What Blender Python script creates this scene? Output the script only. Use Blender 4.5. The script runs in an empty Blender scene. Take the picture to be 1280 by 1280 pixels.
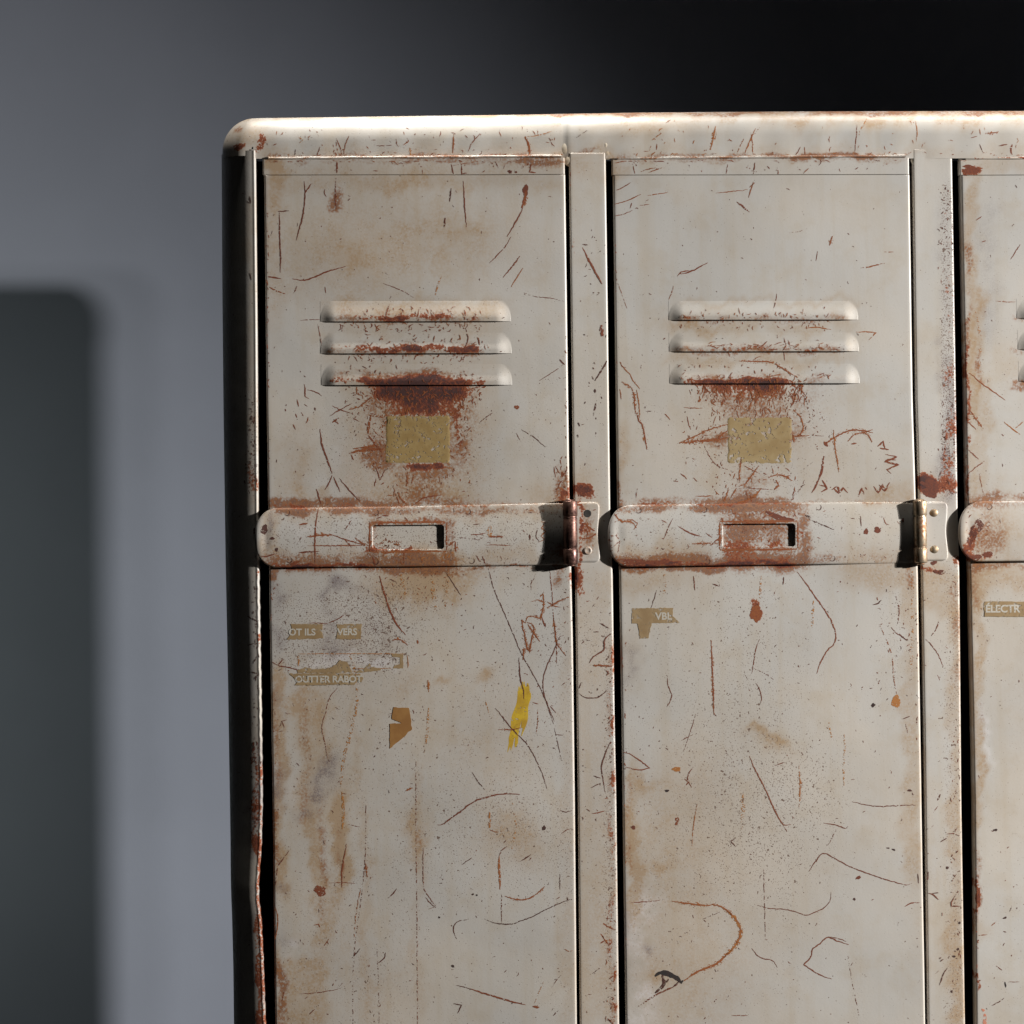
import bpy, math
import numpy as np
from mathutils import Matrix, Vector

R = math.radians
rng = np.random.default_rng(7)
C = bpy.context.scene.collection
SCN = bpy.context.scene

# ------------------------------------------------------------------ planning frame
# The cabinet front is drawn on a plan sheet: 1 unit = 0.8 mm, turned by TH so
# that its posts stand plumb.  d is the height above the door plane, in units.
S = 0.0008
TH = 0.0115
CAM_D = 2.6
BASE_Z = -1.40
BASE_PY = 640 - BASE_Z / S
ROOT = Vector((0.33, 0.15, BASE_Z))

def plan(px, py, d):
    px = np.asarray(px, float); py = np.asarray(py, float); d = np.asarray(d, float)
    a = px - 640; b = py - 640
    u = a * math.cos(TH) - b * math.sin(TH)
    v = -(b * math.cos(TH) + a * math.sin(TH))
    return np.stack([u * S - ROOT.x, -d * S - ROOT.y + 0 * u, v * S - ROOT.z], -1)

def lut(pts):
    xs = np.array([p[0] for p in pts], float); ys = np.array([p[1] for p in pts], float)
    def f(t):
        t = np.asarray(t, float)
        r = np.interp(t, xs, ys)
        return r + np.where(t > xs[-1], (t - xs[-1]) * TH, 0)
    return f

# traced edges (py -> px)
SIL = lut([(180,271.5),(350,272.3),(500,273.8),(620,275.5),(700,276.7),(850,279.8),(960,281.5),(1040,283),(1100,284),(1150,285.5),(1220,287),(1280,287.5)])
CPI = lut([(180,319),(400,321),(640,322.5),(720,323.5),(900,326.5),(1000,327.5),(1060,326),(1085,324),(1110,322.5),(1128,323),(1150,326),(1200,328.5),(1280,331.5)])
D1L = lut([(180,329),(500,332.5),(700,335.5),(900,338.5),(1000,340),(1200,342.5),(1280,343.5)])
D1R = lut([(180,706),(600,711.5),(800,716),(1000,718.5),(1280,721)])
P1L = lut([(180,711),(600,716.5),(720,719),(1000,722.5),(1280,725)])
P1R = lut([(180,757),(400,760),(640,763),(720,766),(900,768.5),(1000,770.5),(1280,774)])
D2L = lut([(180,766),(400,769),(630,772),(720,774.5),(900,777.5),(1100,780),(1280,782.5)])
D2R = lut([(180,1136.5),(500,1141),(620,1144.5),(720,1147.5),(900,1150.5),(1100,1153.5),(1280,1156.5)])
P2L = lut([(180,1141),(500,1145.5),(640,1149.5),(720,1152.5),(900,1155.5),(1280,1160.5)])
P2R = lut([(180,1190.5),(300,1192.5),(450,1195),(640,1198),(720,1200),(1000,1202.5),(1280,1207)])
D3L = lut([(180,1201.5),(400,1205.5),(640,1210),(720,1213),(900,1217),(1000,1218.5),(1280,1221)])
D3R = lut([(180,1568),(1280,1581)])
P3L = lut([(180,1573),(1280,1586)])
P3I = lut([(180,1574),(1280,1587)])
P3R = lut([(180,1621),(1280,1634)])

POST_D = -3.0
DEPTH = -410.0
RAIL_D = -4.0
RAIL_R = 33.0
BAND_D = 1.3
SLOT_D = .5
DOORS = [(D1L, D1R), (D2L, D2R), (D3L, D3R)]
BANDS = [dict(x=319.0, xr=712, top=lut([(319,635.5),(345,635),(500,633),(560,631.5),(700,628.5),(712,628.5)]), bot=lut([(319,709.5),(345,709.5),(520,708.5),(700,706.5),(712,706.5)]), slot=(465.5,656,555.5,687.5)),
         dict(x=759.5, xr=1146, top=lut([(759,632),(800,631),(1000,628),(1146,627)]), bot=lut([(759,709),(800,708.5),(1000,706),(1146,704.5)]), slot=(902.5,654.5,994,684.5)),
         dict(x=1197.5, xr=1580, top=lut([(1197,628),(1230,626.5),(1580,623)]), bot=lut([(1197,703),(1230,702),(1580,699)]), slot=(1336,651,1427,681.5))]
for B in BANDS:      # these are x -> y tables: no lean below the last entry
    pass
def hlut(B, k, x):
    return B[k](x) if True else 0
# louvres: (x0, x1, ytop, ybottom)
LOUV = [[(400,638.5,376,401.5),(400,639.5,416,441.5),(401,640,455,481)],
        [(836,1072.5,376,399.5),(836.5,1073.5,415.5,439),(837,1074.5,454.5,479)],
        [(1271.5,1508,373,397.5),(1273,1510,412,436.5),(1274,1511,451,476.5)]]
LOUV_H = 4.4

def door_d(k, x, y):
    L, Rr = DOORS[k]
    f = np.clip((x - L(y)) / (Rr(y) - L(y)), 0, 1)
    return -5.0 + 6.0 * f + ripple(k, x, y)

def ripple(k, x, y):
    return .9 * np.sin(y * .011 + k) * np.sin((x - 300) * .016) + .32 * np.sin(x * .033 + y * .019 + 2 * k) + .16 * np.sin(y * .052 - x * .021 + k)

def louv_h(l, x, y):
    x0, x1, y0, y1 = l
    v = np.clip((y - y0) / (y1 - y0), 0, 1)
    e = np.minimum(x - x0, x1 - x)
    t = np.clip(e / 19.0, 0, 1); vv = np.clip(v / .86, 0, 1)
    q = np.clip(1 - np.sqrt((1 - t) ** 2 + (1 - vv) ** 2), 0, 1)
    f = .2 * np.sqrt(np.clip(1 - (1 - q) ** 2, 0, 1)) + .8 * q * q * (3 - 2 * q)
    return LOUV_H * f * (1 - .10 * np.clip((v - .8) / .2, 0, 1) ** 2)

def rnd(s, r):
    """drop below the face at distance s inside an edge rounded with radius r"""
    t = np.clip(s / r, 0, 1)
    return -r * (1 - np.sqrt(np.clip(1 - (1 - t) ** 2, 0, 1)))

def band_half(B, x):
    t = np.clip((x - B['x']) / 28.0, 0, 1)
    return np.clip(1 - (1 - t) ** 2.25, 0, 1) ** (1 / 2.25)
def band_lim(B, x):
    a = B['top'](x); b = B['bot'](x)
    c = (a + b) / 2; h = (b - a) / 2 * band_half(B, x)
    return c - h, c + h
def band_d(B, x, y):
    a, b = band_lim(B, x)
    s = np.minimum(np.minimum(y - a, b - y), (x - B['x']) * 1.0 + 0.0)
    xx = x - B['x']
    dimple = 1.5 * np.exp(-((xx - 13) / 5.0) ** 2) * np.exp(-((y - (a + b) / 2) / 20.0) ** 2)
    crown = 3.0 * np.sin(np.pi * np.clip((y - a) / np.maximum(b - a, 1), 0, 1)) ** .55 * np.clip(1.2 * np.sqrt(np.clip((x - B['x']) / 14, 0, 1)), 0, 1)
    crown = crown + 2.0 * np.exp(-((x - B['x']) / 16.0) ** 2)
    wob = 0.35 * np.sin(x * 0.021 + B['x']) + 0.25 * np.sin(x * 0.047 + y * 0.05)
    return BAND_D + rnd(s, 2.0) - dimple + crown + wob * np.clip(s / 8, 0, 1)

RAIL_TOP = lut([(300,147.2),(400,146.2),(520,144.5),(640,143),(800,140.3),(1000,139),(1280,138.4),(1640,138.0)])
def rail_top(x):
    return np.interp(x, [300,400,520,640,800,1000,1280,1640], [142.6,141.4,139.7,138.2,135.4,134,133.4,133.0])
def rail_wave(x, y):
    return (.6 * np.sin(x * .017) + .25 * np.sin(x * .061 + y * .05) + .2 * np.sin(x * .13) + .7 * np.tanh((x - 707) / 2.5) - .5 * np.exp(-((x - 707) / 3) ** 2)) * np.clip((y - 138) / 20, 0, 1)
def rail_d(x, y):
    s = y - rail_top(x)
    return RAIL_D + rnd(s, RAIL_R) + rail_wave(x, y)
def corner_d(x, y):
    E = SIL(y); I = CPI(y); r = np.maximum(I - E - 3, 5)
    sp = np.clip(1 - (x - E) / r, 0, 1)
    return POST_D - r * (1 - np.sqrt(np.clip(1 - sp ** 2, 0, 1))) - .075 * (I - x)

# ------------------------------------------------------------------ wear masks
MASKS = """
r b 468 481 584 494 12 .6
r g 525 487 46 12 1.1
r g 527 506 15 14 .95
r b 472 488 578 522 12 .46
r g 571 540 7 28 .62
r b 507 579 560 588 4 .85
r g 532 592 26 8 .4
o b 455 470 592 590 16 .62
t b 430 470 612 626 20 .55
o g 470 568 14 14 .35
o g 535 594 24 9 .6
r b 440 393 600 400 3 .50
r b 412 432 600 440 3 .50
r b 412 472 604 480 3 .60
r g 530 475 44 6 .9
r g 495 436 50 5 .45
r g 560 436 40 8 .35
r g 500 398 40 5 .45
o b 420 385 600 401 6 .35
o b 410 425 600 441 6 .35
o b 410 462 600 481 6 .4
t b 410 376 630 400 8 .55
t b 410 402 620 420 8 .35
t b 405 440 620 460 8 .3
o b 335 624 480 642 9 .8
o g 450 630 30 4 .9
o b 470 629 705 633 3 .4
o g 560 628 60 7 .5
t g 690 622 30 16 .8
o b 340 636 705 643 4 .6
o b 325 697 460 716 9 .5
o g 505 700 60 9 .9
o g 560 672 8 22 .6
o g 590 648 10 6 .5
o b 458 648 566 656 4 .7
t b 345 640 700 650 6 .4
t b 340 686 700 708 8 .5
o b 466 689 560 716 6 .65
r b 464 648 560 657 3 .45
r b 455 660 472 690 4 .5
r b 465 684 515 690 4 .7
o b 456 650 470 692 6 .6
r g 572 684 6 8 .5
o b 340 706 700 711 2 .5
r b 345 707.5 712 709.5 1 .55
o b 338 712 350 728 3 1.0
o g 550 716 40 6 .7
t b 470 712 585 750 10 .85
t g 535 745 26 22 .7
t g 560 720 60 14 .5
o g 703 603 7 26 .6
r g 703 613 6 20 .45
o g 700 722 8 13 .95
r g 704 730 5 18 .35
r g 727 612 12 7 .8
r g 739 617 9 11 .85
t g 735 605 22 20 .5
r g 728 640 8 7 .55
r g 733 662 10 10 .55
o b 722 628 740 702 8 .6
t b 722 628 752 704 8 .4
r b 722 626 727 704 2 .6
r g 724 724 9 16 .7
r g 730 745 10 14 .35
t b 722 712 766 1290 6 .32
r b 763 780 769 1290 2.5 .44
o b 760 780 770 1290 4 .4
t g 340 230 12 30 .7
t g 480 300 150 70 .5
t g 420 330 60 40 .35
t g 560 300 70 30 .3
t b 330 220 700 236 8 .4
o g 420 250 9 16 .75
o g 421 262 8 6 .6
t g 440 330 14 16 .55
t b 331 220 352 420 10 .4
t b 352 520 392 632 14 .35
t b 372 560 384 625 5 .4
t b 396 610 410 636 4 .7
t g 530 620 50 14 .7
p g 440 590 30 30 .35
p g 430 690 40 18 .4
p g 380 655 20 12 .45
t b 322 636 345 708 6 .6
o b 325 690 420 709 8 .45
r g 378 706 14 4 .7
r g 444 706 9 4 .6
g b 330 645 336 690 3 1.0
r g 332 656 3 8 .5
t b 340 835 356 1125 5 1.0
t b 346 860 420 900 20 .4
t b 395 870 408 960 5 .6
t b 420 1000 436 1110 6 .8
t b 440 840 446 1000 4 .35
t b 452 1000 462 1280 6 .35
t b 516 960 526 1290 6 .3
o b 340 1010 347 1100 5 .5
o b 344 1195 358 1290 8 .5
t g 470 1240 60 60 .3
t g 620 930 60 90 .25
t b 700 730 722 1290 8 .3
t b 370 850 392 1015 7 .55
t b 385 1008 402 1120 4 .8
t b 396 1105 421 1190 6 .5
t b 343 1195 405 1300 8 .65
t g 425 1060 8 56 .9
t g 400 1000 80 320 .32
t g 560 900 90 200 .15
g g 347 745 11 20 .75
g g 416 732 9 9 1.4
g g 433 737 22 7 .8
g g 411 775 7 30 .7
g g 415 812 26 13 .55
g g 470 790 22 34 .4
o b 373 860 387 1035 6 .42
o b 398 1000 409 1180 6 .42
o b 339 850 349 1105 6 .42
o b 421 1030 428 1106 5 .5
o b 345 1200 356 1290 6 .4
o b 783 950 791 1100 6 .4
p b 374 820 490 834 4 .8
o b 410 398 600 404 4 .5
o b 408 437 604 445 4 .55
o b 842 397 1060 404 4 .45
o b 842 436 1060 444 4 .5
o g 520 615 40 12 .5
o g 350 628 20 6 .9
o g 400 628 26 7 .8
r b 335 629 460 636 3 .5
r b 470 629 640 634 3 .4
r b 336 704 470 710 3 .55
r b 780 627 990 632 3 .5
o b 900 630 1000 648 10 .42
o b 895 690 1010 716 12 .7
o g 700 690 20 14 .5
g g 343 798 7 18 .9
g g 350 880 9 16 .4
g g 346 988 9 22 1.0
g g 408 963 12 16 1.1
g g 394 990 9 22 .9
g g 380 1015 14 6 .7
g g 347 1112 7 8 .8
g g 358 1175 12 10 .5
p g 368 1180 7 12 .8
p g 366 970 9 30 .3
t g 645 1050 30 30 .85
o g 645 1055 14 14 .3
t g 523 1052 12 32 .75
o g 524 1050 5 18 .4
t g 560 700 30 12 .4
t g 605 845 9 7 1.0
t g 557 852 8 5 .7
t g 510 860 14 18 .35
t b 328 199 346 218 5 .9
o b 328 199.5 704 204 3 .55
t b 328 203 704 220 6 .3
t g 500 228 40 10 .6
t g 590 285 26 8 .4
o g 660 205 40 6 .5
t g 700 200 14 14 .6
t b 722 190 768 230 10 .3
o b 722 186 752 191 2 .7
t g 762 215 8 20 .7
o b 766 199.5 1136 203 2 .4
t b 766 202 790 220 6 .5
r g 940 481 52 6 .95
r g 935 488 44 9 .6
r g 945 505 40 16 .36
o g 940 492 56 16 .55
o g 905 548 26 8 .6
o g 945 520 62 36 .5
t g 945 560 76 56 .5
o g 985 548 18 8 .5
o g 935 610 30 18 .6
r b 850 473 1000 480 2.5 .55
r b 860 434 1060 439 2.5 .42
r b 845 396 990 400 2 .4
o b 842 388 1064 400 6 .2
o b 842 428 1064 440 6 .25
o b 842 466 1064 480 6 .3
t b 845 374 1065 381 5 .45
t b 840 402 1068 416 6 .5
t b 840 442 1062 456 6 .6
t g 860 408 30 8 .5
o b 772 622 1000 638 6 .6
o b 1000 625 1145 629 3 .4
t b 1080 605 1145 628 10 .7
o g 930 629 40 6 .8
t g 780 570 6 32 .9
o b 771 595 777 632 3 .7
o b 898 646 1008 708 8 .55
r b 900 686 992 707 5 .48
r b 900 652 912 690 4 .4
r b 905 676 985 686 4 .6
r b 905 652 990 658 3 .5
o b 905 655 990 686 5 .5
r g 1001 666 5 7 .8
t b 765 680 885 709 10 .8
o b 766 690 890 709 6 .6
o b 1010 690 1130 706 8 .35
o g 1004 668 8 24 .8
o b 770 632 900 640 5 .5
o g 800 655 26 12 .25
r b 768 702 1000 709 3 .62
r g 815 704 24 5 .6
o b 768 696 1010 709 5 .7
t g 1100 695 50 14 .7
o b 773 708 900 715 3 .9
t g 826 724 52 14 .65
t b 1050 706 1148 736 12 .6
o g 1140 720 6 20 .7
t b 1128 725 1151 1110 7 .55
t b 783 950 800 1150 6 .6
t g 830 1060 50 80 .3
t g 840 1140 110 120 .32
t g 850 1235 80 60 .4
t g 870 985 50 60 .25
p g 800 1160 16 46 1.0
p g 802 1240 14 12 1.2
p g 797 1268 22 14 1.0
p g 815 1130 10 10 .6
g g 786 828 9 30 .6
g g 783 1170 5 40 .5
g g 813 1185 4 8 .7
t g 820 1224 8 5 .8
t g 951 916 12 5 1.1 10
t g 975 926 13 4 1.1 25
t g 960 930 24 8 .5 20
t g 1030 990 160 200 .07
o g 912 1160 12 50 .15
t g 806 981 14 8 .7
t g 820 1085 14 6 .6
t g 790 1060 8 40 .5
t g 1160 1150 20 200 .2
t b 1206 220 1222 520 5 .75
o b 1207 300 1214 620 3 .5
t b 1217 370 1231 470 4 .7
o g 1226 465 4 24 .7
o g 1216 310 4 18 .5
g b 1226 250 1246 440 14 .35
r b 1208 430 1213 625 1.5 .6
t b 1214 470 1238 620 6 .5
t b 1213 705 1232 760 6 .8
o g 1221 735 6 28 .7
t b 1216 760 1230 1045 4 .75
o g 1230 915 4 50 .4
p g 1234 925 4 34 .8
r b 1218 1095 1224 1145 2 .75
r b 1219 1215 1225 1240 2 .7
o b 1218 1060 1226 1170 3 .6
t g 1225 1165 14 8 .6
t g 1265 460 20 30 .3
o b 1264 395 1280 402 3 .5
o b 1264 434 1285 444 3 .5
o b 1264 475 1285 490 4 .6
o b 1208 617 1590 634 7 .8
r b 1208 621 1590 626 2 .4
o g 1232 668 26 38 .5
t g 1235 668 36 44 .8
r g 1214 665 5 20 .75
r g 1206 685 5 14 .5
r g 1216 697 14 4 .75
r g 1234 694 5 5 .7
o b 1210 704 1590 712 4 .6
o g 1222 711 8 8 .6
t b 1210 705 1300 740 12 .6
g b 1174 230 1197 622 8 .3
g b 1183 480 1197 622 6 .4
r g 1157 605 8 12 1.2
r g 1166 609 9 9 1.2
t g 1170 610 20 20 .5
r g 1160 712 12 5 .7
r g 1172 717 8 5 .45
r g 1196 700 8 14 .6
t b 1153 708 1202 770 8 .65
t b 1186 760 1208 1290 6 .6
o b 1190 720 1206 860 5 .4
t b 1180 1150 1206 1290 8 .4
t g 720 208 10 10 .4
t b 280 134 640 146 3 .6
t b 600 132 1640 148 5 .75
o b 640 131 1640 142 3 .7
t g 820 158 60 10 .6
t b 940 138 1640 158 8 .45
t g 1080 146 30 7 .5
o b 330 192 700 198 3 .6
o b 765 192 1136 198 3 .6
o b 960 192 1100 198 2 .5
r b 1200 196 1640 199 1.5 .6
t b 330 184 1640 198 6 .3
r g 297 182 13 5 .75
r g 327 173 6 12 .6
r g 322 188 6 8 .5
t g 310 172 24 18 .8
o g 299 158 6 4 .8
r g 1214 211 12 5 1.3
t b 1203 199 1290 218 6 .4
r b 313 480 324 560 4 .35
r b 310 560 325 620 4 .42
r b 318 790 328 830 2 .5
r b 314 945 330 1065 4 .5
r b 318 1060 334 1300 5 .62
g b 314 930 334 1300 6 .9
r b 320 700 325 780 2 .4
t b 308 230 324 640 4 .3
r g 945 765 6 12 1.2
r b 1178 240 1198 470 10 .36
r b 1177 460 1199 622 10 .47
g b 1177 440 1199 622 8 .5
r g 711 619 9 12 .62
r g 722 716 12 12 .6
o g 705 612 12 20 .7
r b 717 200 722 330 3 .4
r g 1385 479 48 7 .9
o b 1320 478 1450 560 20 .5
o b 1330 645 1440 705 12 .5
t g 1400 900 120 200 .3
t b 1560 720 1578 1290 8 .4
"""
SPECKS = """
0.36 b 270 130 1650 2400 10
0.25 b 325 640 720 1300 20
0.35 g 520 560 150 70
0.26 g 480 770 70 70
0.22 b 320 634 705 709 6
0.40 b 345 740 500 840 20
0.30 g 640 1050 110 70
0.25 b 765 634 1140 709 6
0.40 g 930 560 90 70
0.22 g 890 800 110 120
0.22 g 950 920 140 150
0.35 g 990 1000 100 90
0.30 g 900 1100 120 120
0.85 b 1176 230 1200 625 7
0.45 b 1180 700 1207 1290 8
0.55 b 755 780 772 1290 8
0.40 g 735 800 20 60
0.45 g 1120 800 25 60
0.25 g 1240 760 40 40
-0.25 g 620 1210 100 100
-0.2 g 1080 1000 60 300
-0.25 g 1050 300 150 80
-0.2 g 620 260 140 60
-0.3 b 700 140 1640 200 10
0.5 b 310 470 325 620 6
"""
def parse_masks():
    out = []
    for ln in MASKS.strip().splitlines():
        p = ln.split(); out.append((p[0], p[1], [float(q) for q in p[2:]]))
    for ln in SPECKS.strip().splitlines():
        p = ln.split(); out.append(('s', p[1], [float(q) for q in p[2:]] + [float(p[0])]))
    return out
MK = parse_masks()
def sstep(x):
    x = np.clip(x, 0, 1); return x * x * (3 - 2 * x)
def masks(px, py):
    res = {k: np.zeros(px.shape, np.float32) for k in 'rotpgs'}
    PX, PY = px, py
    wx = px + 4.5 * np.sin(py * .043 + 1.3) + 3.0 * np.sin(py * .117 + px * .05) + 1.5 * np.sin(py * .31 + px * .21)
    wy = py + 5.0 * np.sin(px * .061 + .4) + 3.5 * np.sin(px * .143 + py * .04) + 2.0 * np.sin(px * .37 + py * .11)
    for kind, sh, v in MK:
        px, py = (wx, wy) if kind in 'tgp' else ((PX + (wx - PX) * .5, PY + (wy - PY) * .35) if kind in 'or' else (PX, PY))
        if sh == 'g' and not (v[0] + 3 * v[2] > px.min() and v[0] - 3 * v[2] < px.max() and v[1] + 3 * v[3] > py.min() and v[1] - 3 * v[3] < py.max()) and len(v) < 6: continue
        if sh == 'g':
            x, y, rx, ry, a = v[:5] if kind != 's' else (v[0], v[1], v[2], v[3], v[4])
            dx, dy = px - x, py - y
            if kind != 's' and len(v) > 5:
                c, s_ = math.cos(R(v[5])), math.sin(R(v[5])); dx, dy = dx * c + dy * s_, dy * c - dx * s_
            res[kind] += a * np.exp(-((dx / rx) ** 2 + (dy / ry) ** 2) * 0.8)
        else:
            x0, y0, x1, y1, so, a = v[:6]
            if x0 - so > px.max() or x1 + so < px.min() or y0 - so > py.max() or y1 + so < py.min(): continue
            if kind in 'tgo': so = so * 1.9
            sx = sy = so
            if x1 - x0 > 3 * (y1 - y0): sx = min(so * 3 + 8, .6 * (x1 - x0))
            if y1 - y0 > 3 * (x1 - x0): sy = min(so * 3 + 8, .6 * (y1 - y0))
            res[kind] += a * sstep((px - x0 + sx / 2) / sx) * sstep((x1 - px + sx / 2) / sx) * sstep((py - y0 + sy / 2) / sy) * sstep((y1 - py + sy / 2) / sy)
    return res
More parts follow.
